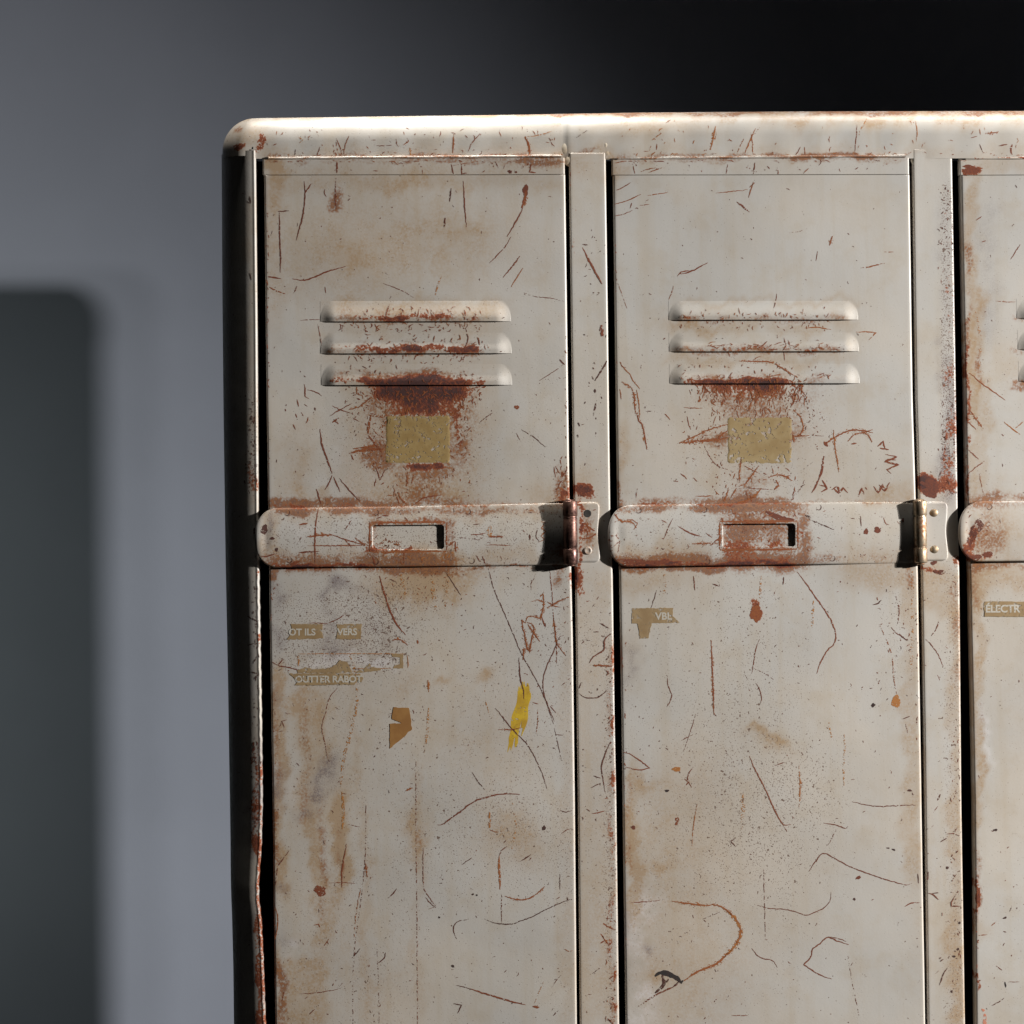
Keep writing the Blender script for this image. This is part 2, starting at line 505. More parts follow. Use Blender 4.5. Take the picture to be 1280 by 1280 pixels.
#WEAR_BEGIN
# ------------------------------------------------------------------ scratches
# width tone cover  x y x y ...      tone: 0 black .. .5 dark red .. 1 orange
LINES = """
1.5 .4 .8 420 172 426 187 428 196
1.5 .5 .8 436 169 431 182 429 195
2.5 .35 1 421 200 421 218
1.6 .35 .7 420 220 419 240 420 262
1.5 .1 .9 369 186 368 196
1.5 .3 .9 400 183 395 196
1.3 .3 .8 495 173 496 180
1.5 .5 .8 509 172 511 176 504 181
2 .8 .9 512 184 514 196
1.3 .3 .6 470 182 491 181
1.5 .8 .6 372 170 378 174 374 178
2 .25 1 380 226 381 243 378 270 374 285 370 300
1.8 .35 .9 389 229 381 241
2 .2 1 347 264 361 263
2.2 .25 .9 349 265 349.5 300 350.5 325 350 340
2.2 .3 1 332 345 351 348
2.2 .35 1 365 348 378 350 390 347 407 340 432 332.5
2 .5 .7 333 356 345 363 357 367
1.6 .3 .8 371 357 367 366
1.2 .3 .75 479 354 500 362 517 372
2 .8 .6 552 345 547 358 544 369
1.8 .2 .8 556 272 555 284
1.5 .3 .9 406 358 407 366
1.2 .3 .8 375 400 400 399
1.5 .2 .8 340 288 338 294
1.2 .3 .8 406 236 405 241 408 246
1.8 .4 .9 487 380 482 394
1.5 .4 .8 524 386 522 397
2.2 .55 .9 567 167 566 191
1.6 .4 .9 600 166 589 180 585 189
1.2 .4 .7 581 168 586 173
3 .5 1 656 170 661 180 662.5 194
1.3 .75 .7 659 170 675 168 690 163
1.2 .5 .8 672 161 673 169
1 .2 .7 720 172 735 162
1.5 .75 .7 815 175 827 166
1.5 .6 .8 812 188 814 182
2 .3 .9 564 205 567 217
2 .3 .9 577 207 577 217 584 216
2.2 .4 .9 664 205 662 215 670 216
1 .5 .6 566 207 580 204 594 203
1.2 .3 .8 620 203 623 210
1.8 .3 1 579 226 581 260 583 284
2.2 .15 .8 564 235 562 252
2 .25 .7 557 272 555 284
2 .3 1 654 258 650 268 645 277 634 296
4 .45 1 658 238 656 250 652 260
1.4 .35 .8 639 296 630 310 612 329
2 .35 .85 650 320 642 331 629 347
1.8 .6 .8 654 335 648 344 639 359
1.1 .25 .75 655 366 670 371 690 373 705 377
3 .4 .9 728 309 740 332 753 355
2 .4 .8 720 199 726 206
2 .2 .9 719 231 732 231
2 .5 .9 713 230 719 241
2.5 .15 .8 713 256 719 256
2 .15 .8 713 300 721 302
2 .15 .9 728 305 735 306
5 .4 .6 752 406 753 421
1.3 .4 .9 766 239 778 234 791 226
1.5 .5 .8 766 255 785 250 802 242
1.4 .55 .8 810 244 822 242 835 240
1.3 .4 .8 767 270 780 267 791 262
1.3 .4 .8 790 253 788 260
1.2 .4 .8 800 256 812 255
1.3 .4 .7 805 253 811 249
1.4 .5 .8 766 204 774 202 786 200
1.2 .4 .8 791 204 794 217
1.5 .5 .7 801 214 810 211 820 209
1.5 .5 .7 811 215 820 212 828 209
1 .5 .7 772 352 778 368 784 385
1.8 .4 .9 847 345 852 340 862 338
2 .35 1 850 342 858 341 868 337 885 328
1.3 .5 .7 842 357 840 366 836 375
1.3 .5 .9 895 241 915 239 935 237
1.6 .5 .9 942 227 938 240 936 247
2.4 .35 .75 921 252 929 258 937 265
1.5 .5 .7 937 234 944 228
2.2 .65 .9 895 157 892 172 888 187
1.8 .6 .8 945 160 938 175 930 195
1.6 .55 .8 939 165 941 180 942 195
1.5 .6 .7 930 173 922 190
1.4 .3 .9 910 205 908 217
1.8 .3 .8 944 203 942 217
1.4 .4 .8 1072 155 1071 170 1069 189
2 .85 .6 1085 146 1081 154 1076 162
1.5 .7 .7 1145 150 1147 163 1146 177
1.5 .75 .6 1136 146 1142 156
1.5 .3 .9 1001 183 998 189 993 195
1.5 .5 .7 1006 183 1007 196
1.5 .6 .8 1225 160 1226 168
2 .5 .8 1232 167 1240 166 1250 164
1.6 .4 .8 1214 172 1222 170
3 .4 .7 1266 180 1264 188 1266 193
2 .3 .8 1249 182 1260 180
1.4 .2 .8 1225 180 1229 190
2.6 .5 .8 1041 294 1039 300 1037 307
1.3 .3 .9 1022 314 1020 326
2 .5 .65 1076 335 1085 334 1106 329
1.2 .5 .7 1105 315 1117 315
.9 .4 .5 986 291 1000 289 1010 285
1.3 .35 .7 971 367 970 376 967 385
1.4 .4 .8 973 212 973 220
1.5 .5 .8 1011 210 1005 216
1.4 .4 .9 1228 270 1221 275
1.4 .35 .8 1276 305 1271 313 1264 324
1.2 .4 .8 1228 302 1235 300
1.1 .5 .7 1245 376 1260 377 1270 377
1.8 .6 .9 1006 410 1020 409 1039 412
1.8 .6 .9 1070 415 1085 415 1095 416 1086 425
1.2 .4 .8 397 405 400 420 402 432
1.7 .35 .9 380 480 381 488 381 495 386 498
1.5 .3 .9 384 487 395 490 402 495
1.8 .35 .9 371 499 373 508
1.8 .35 .9 376 515 379 520
1.8 .45 .9 385 521 384 526 382 529
1.8 .35 .9 366 530 369 537
1.8 .3 .9 356 511 357 514
1.8 .4 .9 369 517 371 522
2.5 .2 .9 393 509 394 513
1.4 .3 .9 380 505 384 508
1.6 .4 .9 415 507 425 512 437 516
1.6 .35 .9 440 504 427 511 412 520
2.2 .5 .9 465 496 457 502 447 510
2 .5 .9 436 512 447 509
3 .4 .7 415 528 424 522
2 .4 .7 417 524 423 530
1.4 .4 .8 441 522 449 527
2.6 .3 1 400 536 402 555 409 575 415 592
2 .3 .95 415 594 412 602 406 612
2 .3 .9 417 596 421 605 425 615
1.8 .25 .95 424 598 435 611 450 627
2 .3 1 395 611 398 620 401 630
4 .5 .8 436 567 448 564 457 562 480 561
2.6 .5 .8 440 561 455 559 478 556
1.8 .4 .8 438 567 442 575
4 .5 .75 464 520 461 530 460 542
3 .45 .7 461 545 470 556 478 566
1.8 .35 .9 470 584 475 600 482 586
1.6 .35 .8 470 598 468 608
1.8 .5 .8 492 610 496 622 500 632
2 .5 .8 497 615 503 626 510 631
1.9 .4 .95 517 631 524 626 530 622 551 619
2 .5 .8 510 590 508 608
1.8 .5 .8 517 594 514 606
2.3 .4 .9 398 636 395 657 394 680 394 703
3 .5 .85 384 671 400 669 415 669
1.6 .45 .85 385 682 420 682 455 682
3 .3 .8 374 691 385 690 399 689
2.6 .4 .9 374 656 380 655 385 654
1.4 .3 .8 377 671 376 674
1.8 .4 .8 412 667 425 672 437 676 457 682
1.8 .4 .8 430 673 440 684
1.4 .3 .8 432 662 436 655 440 650
2 .3 .95 327 696 336 695 344 692
2.6 .4 .9 466 696 468 702 469 707
4.5 .4 .85 356 709 366 705 376 701
2.4 .5 .8 444 672 452 678 462 682
2 .3 .8 471 648 478 646
2.4 .3 .8 478 644 486 645
1.6 .3 .8 506 646 510 651
2 .45 .8 558 684 564 680 569 676
2 .45 .8 569 676 570 690
1.6 .4 .8 505 688 505 705
1.4 .3 .9 582 410 585 425 580 437
1 .3 .7 704 456 690 466 674 476
2.2 .2 .95 699 449 706 456
1.3 .25 .75 616 516 608 521 600 528
1.4 .2 .8 652 537 668 547 682 559
1 .3 .6 645 541 651 552
2.4 .15 .95 760 449 752 463 744 476
3 .1 .8 744 486 744 491
2.2 .15 .6 746 500 744 510 742 520
2.4 .1 .7 723 528 725 533
2.4 .1 .7 722 543 723 546
2 .15 .7 745 540 745 546
1.6 .6 .9 775 452 781 461 787 467 793 477 800 486
2 .5 .85 777 477 785 482 790 485 793 495 794 510 798 525
2.4 .45 .9 797 515 799 526 803 530 806 545 809 562
1.8 .6 .8 796 487 799 505 800 522
1.8 .5 .9 775 486 777 499
1.4 .4 .9 776 452 778 458 783 459
1.5 .3 .7 797 610 795 623
2.8 .5 .9 463 653.3 510 652.8 558 652.4
2.8 .45 .9 462.8 653 462.4 670 462.8 690
2.8 .55 .9 463 690 510 689.6 558 689
2.4 .5 .7 558 654 558.5 688
3 .5 .9 900 652 950 651.6 996 651.2
3 .5 .9 899.6 653 899.4 670 899.6 687
3 .5 .9 900 687.4 950 687 996 686.4
2.8 .5 .8 997 653 997 685
1.1 .8 .75 372 817.5 440 817.3 506 817.3
1.4 .7 .85 508.5 819 510 826 509.5 835
1.2 .75 .7 440 836 470 835.8 489 835.6
2.8 .8 .7 372 820 373 826 372.5 833
5 .9 .34 560 712 558 740 556 762
6 .9 .36 540 715 542 745 545 765
5 .88 .34 500 715 505 740 503 756
4 .9 .36 640 1000 645 1030 640 1062
5 .9 .34 1140 712 1141 760 1139 840
4 .9 .34 830 712 832 730 829 748
4 .9 .34 1217 380 1226 420 1224 470
2.6 .45 .95 731 653 736 659 741 662 746 664
2.4 .45 .95 725 673 733 673 740 671 745 667
1.8 .4 .9 730 660 735 666 733 671
1.8 .4 .9 741 638 745 637
3 .45 .75 610 671 620 671 629 671
2 .4 .8 589 668 600 668 608 666
1.4 .3 .5 560 671 575 672 600 675
1.3 .45 .8 607 681 622 681 639 682
2.8 .2 1 662 668 662.5 675
1.5 .55 .95 676 652 681 653 677 660 682 664 676 670 681 674 673 678
1.5 .2 .9 672 662 670 670 674 677
1.3 .2 .8 591 656 601 655
1.4 .3 .8 595 694 600 702
1.2 .3 .8 606 699 605 707
1.2 .5 .9 855 509 866 510 879 510
1.4 .4 .8 859 520 861 529 864 537
1.2 .4 .8 862 487 864 493
1.2 .2 .7 808 514 818 514
1.4 .5 .8 830 516 836 522 838 525
2 .5 .95 849 554 865 547 887 537 910 530
4 .5 .9 849 554 867 552 890 550 910 547
3 .5 .8 895 550 903 543 910 538
1.3 .35 .7 881 557 887 570 897 582 910 587
1.9 .55 .95 992 512 1001 522 1004 535 999 544 990 547
2 .5 .9 991 545 1003 545 1012 544
2.6 .5 .9 991 543 993 553
1 .3 .6 1012 544 1030 545
1.6 .2 .5 1006 495 1009 505 1011 515
1.9 .5 .95 924 451 945 452 965 453 982 463 997 472
1.4 .5 .8 942 450 948 446 952 445
1.4 .4 .8 980 422 982 432 979 438
1.4 .4 .8 985 425 988 436
1.3 .4 .8 980 440 981 451
2 .5 .9 949 582 940 594 932 605 924 608
2 .55 .85 927 572 925 590 925 603
1.5 .5 .7 930 582 940 587 950 592
2 .5 .95 961 597 969 594 977 594 991 601
2.6 .6 .9 952 610 945 619 935 625 918 629
2.2 .55 .9 911 612 907 622 904 629
2 .5 .8 921 610 914 622
1.4 .4 .7 933 610 950 611 966 612
3 .5 .8 970 600 973 606 968 612
2 .4 .8 851 592 855 595 859 599
1.6 .5 .95 870 620 880 620 892 620
1.4 .4 .8 867 597 872 602
2 .4 .8 842 601 848 602
1 .2 .5 1018 577 1008 584 997 592
1.2 .3 .6 1006 600 1000 612 992 620 989 627
2.3 .45 .95 1032 554 1042 548 1052 542 1064 538 1078 538 1091 541
2 .5 .9 1091 537 1078 541 1067 544 1060 552
2 .5 .9 1077 539 1086 545 1090 553
1.9 .6 .9 1042 537 1044 560 1047 578 1049 591
4 .4 .9 1030 552 1035 558
2 .4 .9 1064 555 1071 554
3.4 .35 .85 1030 570 1027 590 1023 602
2.6 .35 .9 1024 598 1020 607 1015 616
3 .4 .8 1028 600 1034 611 1027 615
2 .35 .8 1024 606 1034 608
3 .4 .9 1040 612 1047 608 1050 615 1054 610 1060 616
2.4 .4 .8 1042 610 1049 617
2.6 .4 .85 1073 621 1077 609 1080 618
2 .4 .85 1081 608 1084 612
3 .4 .85 1092 608 1098 616 1103 606 1107 614
2.6 .4 .85 1099 606 1106 614 1112 603
2.6 .4 .9 1097 558 1104 552 1106 561
2.6 .4 .9 1100 560 1111 562
2.6 .4 .95 1107 568 1121 571 1106 577 1123 581 1108 587 1114 592
2 .4 .85 1109 574 1120 575
1.8 .5 .95 1211 466 1218 470 1225 477 1242 489 1257 500
1.8 .7 .9 1256 527 1265 535 1276 543
1.6 .7 .8 1270 535 1280 527
2 .5 .8 1211 510 1219 521 1230 536
1.6 .5 .8 1211 527 1221 537
1.4 .4 .8 1212 592 1222 583 1232 576
1.6 .4 .8 1211 562 1224 574
1 .5 .8 1225 592 1228 608 1231 620
1.8 .15 .7 1011 649 1025 655 1042 662
7 .25 1 957 639 973 647 992 650
2 .35 .9 848 658 862 666 877 671
1.4 .4 .8 826 650 834 654
1.2 .3 .8 841 648 835 660 829 675
1.4 .4 .9 882 666 890 672
2 .5 .8 865 680 890 679 898 680
1.8 .45 .8 888 682 896 675 902 668
1.4 .2 .9 1075 645 1076 658
1.4 .2 .9 1063 648 1068 648
1.4 .4 .8 1104 647 1107 655 1111 656
1.5 .5 .8 780 651 790 650 797 654 792 662
2.2 .55 .9 768 642 776 651 790 653 795 660
1.4 .4 .8 767 683 775 676 772 690
2.6 .4 1 474 720 480 740 487 762 495 779 507 794
1.9 .5 .9 490 801 497 799 503 801 510 807
2.6 .5 1 521.5 800 522.5 805
1.5 .2 .9 487 724 496 728
1.4 .3 .9 407 780 422 774 434 766
1.3 .3 .9 385 779 400 779 410 780
1.8 .3 .9 338 826 347 832 362 835 379 840
1.6 .3 .8 347 832 354 824
1.1 .4 .75 422 860 412 872 407 890 402 910 406 930 409 948
1.4 .3 .8 355 910 352 902 358 900
4.5 .9 .42 437 820 444 840 447 862 445 885 437 920 429 952 425 985
4 .97 .62 427 990 429 1015 428 1037
2.2 .4 .95 433 1055 430 1072 427 1092 427 1110
1.4 .3 .8 427 992 433 993
1 .3 .7 435 1031 450 1034
2.4 .65 .9 535 850 536 865
4 .9 .5 536 885 534 915 530 942
1.6 .3 .7 361 1064 353 1075 347 1085 344 1107
1 .4 .8 410 1104 430 1104 444 1105
2.2 .5 .9 457 1080 458 1090 459 1097
1.8 .6 .5 452 1105 446 1135 442 1175
2 .15 .7 450 1186 445 1192 440 1198
1.2 .4 .55 520 950 520 1040 521 1120 522 1290
1.2 .3 .5 457 1000 457 1060 453 1110 442 1200 441 1290
1 .3 .5 471 1180 473 1230 474 1290
1.8 .2 .9 482 1191 480 1198 473 1204
1.8 .55 .9 344 1135 347 1150 346 1162 343 1177
1.2 .3 .8 375 1243 392 1242 412 1239 426 1236
1.2 .35 .7 529 1060 530 1110 538 1124 545 1133 535 1137
1.6 .25 .8 496 1111 490 1119 485 1123
2.2 .55 .9 507 989 516 985
1.8 .45 .9 405 1183 411 1174
1.8 .4 .8 355 1240 352 1252
1.4 .3 .7 395 1260 385 1270
1.8 .45 .9 392 1157 398 1156 400 1160
1.3 .2 .85 610 708 617 735 624 752 632 770 652 817 665 840 680 870 692 905
1.4 .15 .95 557 715 566 729 576 744
1.6 .3 .9 603 695 607 705
2 .55 .95 664 752 672 750 680 753 678 766 676 773 668 771 660 771 657 779
2.2 .5 .95 657 779 652 774 656 795 659 810 662 814 665 798 667 783 658 777
2.2 .5 .95 660 780 667 791 675 802
2 .5 .95 654 825 655 811 662 812
2 .55 .9 675 746 679 742 680 752
1.8 .4 .9 677 770 681 783
2 .5 .9 711 746 700 751 692 755 684 760
1.8 .5 .8 684 752 692 757 700 759
1.3 .4 .75 687 712 690 740 692 772 695 795 696 830
2 .5 .9 692 770 694 790 696 804 701 811 707 819
1.4 .25 .95 705 794 699 797 692 815 684 832 679 850 680 867 685 882 693 902
1.1 .3 .7 664 738 664 730 668 722
1 .2 .75 693 910 698 932 702 951
1.2 .2 .9 694 918 704 919
2 .2 .95 649 822 650 845 654 862 655 874
2 .45 .95 623 912 636 912 651 910
1.5 .2 .95 619 885 628 896 641 912 660 932 675 960 684 986
1.6 .4 .8 666 878 673 880
1.6 .5 .6 672 887 672 902 670 917
1.6 .3 .8 688 883 695 891
1.5 .15 .8 590 965 597 976 606 987
1.4 .8 .5 606 860 607 876 613 897
2 .3 .95 767 791 760 795 756 801 755 812 747 818 740 823 737 829
2.4 .45 1 742 832 753 832 766 833
1.4 .2 .95 724 867 732 872 747 872 754 868 759 862
1.8 .1 .9 727 853 724 861
1.8 .2 .95 764 927 757 942 752 960 754 975 756 990
1.8 .2 .8 749 778 757 783 762 786
1.4 .2 .8 742 790 749 790
1.6 .4 .8 724 750 732 752 737 751
1.6 .4 .8 721 756 726 764
1.6 .2 .9 742 970 751 973
1.4 .2 .8 739 985 751 979
2.6 .5 .9 756 999 767 995
1.8 .4 .9 740 1017 749 1016 756 1014
1.8 .3 .9 759 1010 758 1025 762 1036
2 .45 .9 756 1045 762 1038 769 1030
5 .55 .9 757 1066 762 1063
1.6 .4 .9 749 1062 747 1074
2 .45 .95 747 1150 757 1157 770 1163
2 .45 .9 749 1165 756 1175 761 1181
1.8 .4 .9 750 1180 756 1176
1.5 .3 .8 748 1122 753 1130
1.2 .2 .6 737 1219 745 1214 755 1207
1.7 .4 .95 777 940 787 943 797 949 812 960 800 963 782 959
2 .3 .8 867 720 868 728 869 738
3.4 .8 .5 952 720 951 735 950 750
1.8 .2 .9 980 721 979 731
2 .2 .9 891 730 899 733
1.2 .2 .7 821 738 817 752 813 762
1.8 .4 .9 997 715 1006 727 1015 740 1032 764 1041 780 1045 795 1042 806 1035 812 1024 832 1021 842
2 .45 .95 889 800 890 820 891 840 892 870 893 894
1.3 .35 .7 950 799 945 812 943 825 940 842
1.3 .3 .9 945 854 950 863 952 872 951 879
1.4 .3 .95 835 845 835 855 840 870 838 877 834 884
1 .3 .7 870 892 865 910 855 940
1.2 .3 .8 852 926 860 922 867 918
.9 .3 .6 942 835 958 843 968 850
1.9 .4 .95 937 945 944 962 952 977 965 1005 974 1023 980 1031 989 1031
1.2 .4 .7 979 1031 984 1040
2 .7 .8 999 957 1000 978 1000 1000 999 1009
3.4 .9 .42 1017 750 1016 770 1015 787
3.4 .9 .42 1036 902 1038 915 1040 927
3.6 .9 .42 1055 918 1056 935 1055 955 1055 982
1.6 .35 .8 867 959 861 968 860 975 865 985
1.8 .4 .9 856 974 861 978 858 982
1.6 .3 .9 969 957 975 955 980 953
1.5 .4 .7 789 1129 805 1128 825 1126
2.6 .55 .85 840 1127 870 1131 885 1132 895 1130
2.9 .55 1 890 1131 900 1133 912 1141 921 1151 926 1162 925 1172 920 1182 912 1191 896 1205 885 1210 875 1214 866 1219 855 1227
5 .8 .5 905 1137 920 1150 926 1165 922 1180 905 1198
2.6 .35 .6 850 1230 838 1236 822 1243 808 1252 796 1260
7 .02 1 819 1221 824 1217 832 1217 840 1220 846 1223 852 1229 854 1226
5 .1 .8 828 1219 830 1230 824 1238 819 1242
2.5 .1 .6 838 1222 829 1234
2 .1 .7 850 1227 842 1234
1.5 .65 .65 872 1005 869 1020 867 1035 865 1058
6 .92 .38 929 990 929 1012 928 1037
1.1 .3 .6 955 1085 956 1130 957 1175
1.3 .3 .85 947 1132 962 1136 980 1137 995 1140 1007 1144 1020 1140 1030 1135 1038 1125 1039 1115
1.6 .3 .95 1030 1029 1043 1031 1058 1036 1060 1033
1.1 .3 .65 1045 1038 1039 1050 1033 1059
1.5 .3 .9 1011 1090 1020 1077 1029 1067 1045 1074 1060 1082 1080 1090 1100 1097 1120 1103 1133 1106 1140 1104
1.8 .35 1 1061 1181 1048 1177 1035 1172 1025 1180 1016 1187 1014 1196 1005 1206 1020 1216 1030 1221 1040 1224
1.2 .3 .8 1035 1171 1048 1173 1058 1177
1.4 .3 .85 940 1186 947 1195 955 1199 966 1201 972 1210
1 .2 .7 874 1151 887 1146 900 1141
1.5 .2 .9 920 1048 914 1052 920 1059
1.2 .4 .8 915 1270 935 1270
1.4 .25 .85 1065 1002 1082 1006 1100 1008 1120 1007 1145 1006
2 .4 .8 1131 1133 1139 1129 1150 1128
1.1 .3 .6 1060 1195 1064 1220 1069 1245 1074 1270
2.4 .15 .95 1161 1090 1160 1098 1158 1108
1.8 .15 1 1147 1092 1148 1104
1.8 .3 .95 1161 1117 1167 1119 1174 1125
1.5 .2 .8 1175 1116 1166 1117
1.8 .3 .95 1195 1120 1190 1128 1190 1133 1202 1133
1.6 .2 .9 1184 1048 1176 1053
1.2 .3 .8 1184 1043 1192 1042 1200 1045
1.6 .2 .9 1185 1210 1179 1220 1175 1232
1.8 .15 .9 1091 756 1096 755 1102 750
1.6 .5 .55 1099 780 1106 795 1115 820 1117 845 1121 868
1.4 .3 .8 1114 784 1122 793 1130 796
1.8 .2 .9 1124 792 1130 798 1134 801
1.6 .3 .7 1120 745 1124 762 1122 780
1.5 .3 .8 1158 799 1166 808 1173 818 1180 835
1.8 .35 .9 1172 844 1180 860 1190 874 1199 890
1.8 .4 .9 1196 835 1188 845 1181 850 1179 860
1.4 .3 .8 1175 775 1170 788 1165 795
1.3 .4 .8 1182 808 1192 817 1200 826
1.5 .4 .7 1175 850 1177 870 1180 885
1.6 .2 .9 1128 899 1138 895
1.4 .3 .7 1132 905 1135 918
1.4 .3 .8 1173 1008 1163 1020
2.5 .2 .9 1172 1001 1176 993
2.2 .3 .85 547 1031 552 1031 556 1029 566 1021 575 1015 585 1007 597 1000 610 996 622 993 636 992 650 993
3.4 .6 .75 624 1070 624 1085 625 1098 625 1112
1.4 .3 .8 624 1070 627 1063 634 1058
1.2 .3 .7 627 1118 627 1140 627 1153
2 .5 1 631 1120 640 1123 652 1125 662 1123 670 1118 676 1113 681 1108
1.5 .12 .85 606 1149 616 1153 627 1155 640 1155 652 1151 665 1146 680 1138 695 1131 705 1127 714 1124
1.5 .2 .75 571 1174 568 1167 567 1160 570 1154 576 1151 586 1149
2.4 .4 1 586 1236 605 1242 622 1247 640 1252 657 1256
1.3 .2 .8 570 1232 580 1234 590 1237
2 .15 .95 567 1255 577 1257 572 1267
3 .45 .9 666 1258 674 1259
1.4 .25 .9 532 1122 538 1129 545 1135
4 .75 .55 612 1015 612 1025 612 1035
1.3 .5 .8 612 1037 620 1040 628 1039
1.8 .2 .9 652 1076 658 1072 664 1068
1.4 .2 .8 577 1081 583 1077 590 1072
1.2 .2 .7 700 1092 700 1112
2 .15 .8 710 1127 709 1121
2 .3 .9 695 1124 700 1121
1.2 .3 .7 702 1042 708 1038 715 1035
1.6 .2 .8 691 1270 698 1263
1.3 .8 .5 680 1226 674 1240 668 1255
1 .3 .6 702 1218 695 1226 690 1234
1.3 .6 .7 705 1186 712 1189 716 1188
1.4 .2 .9 700 1013 708 1015 715 1013
2 .15 .8 722 982 722 987 725 985
1.8 .15 .7 307 250 312 254
2 .1 .9 312 245 313 254
2 .1 .9 312 341 314 350
2.2 .1 .8 308 770 318 775 322 778
1.6 .1 .8 309 807 318 804
1.6 .1 .8 316 830 321 820
2.6 .1 .8 314 840 320 842
2 .1 .8 315 928 318 936
1.4 .3 .8 1246 1208 1254 1214
2.8 .02 .9 1257 1228 1258 1235
1.4 .2 .8 1240 1258 1250 1253 1256 1248
1.8 .1 .8 1263 1140 1265 1135
1.4 .5 .8 1240 1158 1246 1153
1.3 .5 .7 1224 1170 1235 1169
2 .2 .8 1255 1165 1259 1166
1.2 .3 .7 1262 1228 1275 1228
"""
# solid chips and drops: x y rx ry tone cover rot
BLOBS = """
657 238 3.6 7 .45 1 8
637.5 214.5 2.6 2.2 .35 1 0
645 215 1.6 1.3 .4 1 0
717 222 6 6 .45 .8 0
713 218 3 3 .45 .9 0
724 204 2 5 .3 .9 -25
646 509 3 2.6 .6 1 0
1214 211 12 5 .5 1 4
945 767 6.5 11 .65 1 8
1082 664.5 3 3.4 .45 1 0
1096 662.5 4 3.8 .45 1 10
612 664 4 6 1.1 .5 0
400 1114 8 6 .55 .75 15
846 962 5.5 3 .95 1 -10
834 989 2.4 1.8 .05 1 0
1120 877 6 7 .95 .8 0
1091 881 2.6 1.5 .05 1 -45
1092 882 1.5 3 .1 1 40
680 1035 2.4 3 .15 .9 0
566 1208 2.4 1.4 .1 1 30
792 1035 2.6 2.4 .4 .9 0
847 1025 2.5 3 .6 .9 0
846 1030 2 2 .6 .9 0
1245 1038 3 1.4 .1 1 0
1257 1148 2.6 1.2 .1 1 -15
1137 988 3 1.3 .25 1 10
1073 1097 3.6 1.8 .45 .9 -30
1068 1124 1.4 2 .2 1 -30
1117 1062 2.4 1.2 .15 1 15
1110 1060 2 .9 .2 1 10
1162 610 10 14 .4 .95 -35
728 614 9 7 .42 .55 0
741 617 6 9 .42 .75 0
738 622 10 4 .42 .6 10
722 726 7 9 .35 .5 0
1220 660 7 12 .35 .6 25
1214 672 5 9 .4 .55 20
1234 693 6 4 .45 .85 0
1218 697 9 3.5 .4 .8 0
331 662 4 6 .2 .9 0
341 673 3 1.6 .25 .9 0
346 687 2 2.4 .2 .8 0
318 664 2 4 .2 .9 0
785 702 26 3.4 .5 .7 0
820 703 16 3.2 .5 .8 -2
524 640 1 1 .3 1 0
1213 735 1 2 .6 1 0
1168 703 4 3 .4 .8 0
1175 715 7 3 .4 .6 10
1128 650 1.6 2.4 .4 .8 0
1185 1085 1.8 1.6 .2 1 0
1200 1154 1.5 1.5 .15 1 0
1198 1187 1.6 1.6 .15 1 0
1193 1196 2 1.4 .1 1 0
1190 1240 1.6 1.6 .1 1 0
596 1119 1.2 1.2 .1 1 0
549 1147 1.4 1.2 .1 1 0
591 1118 1.4 1.3 .1 1 0
1010 646 4 1.4 .1 .6 30
"""
LINES_Y = """
17 855 652 852 655 868 651 888 647 904
15 655 648 900 645 920 642 936
"""
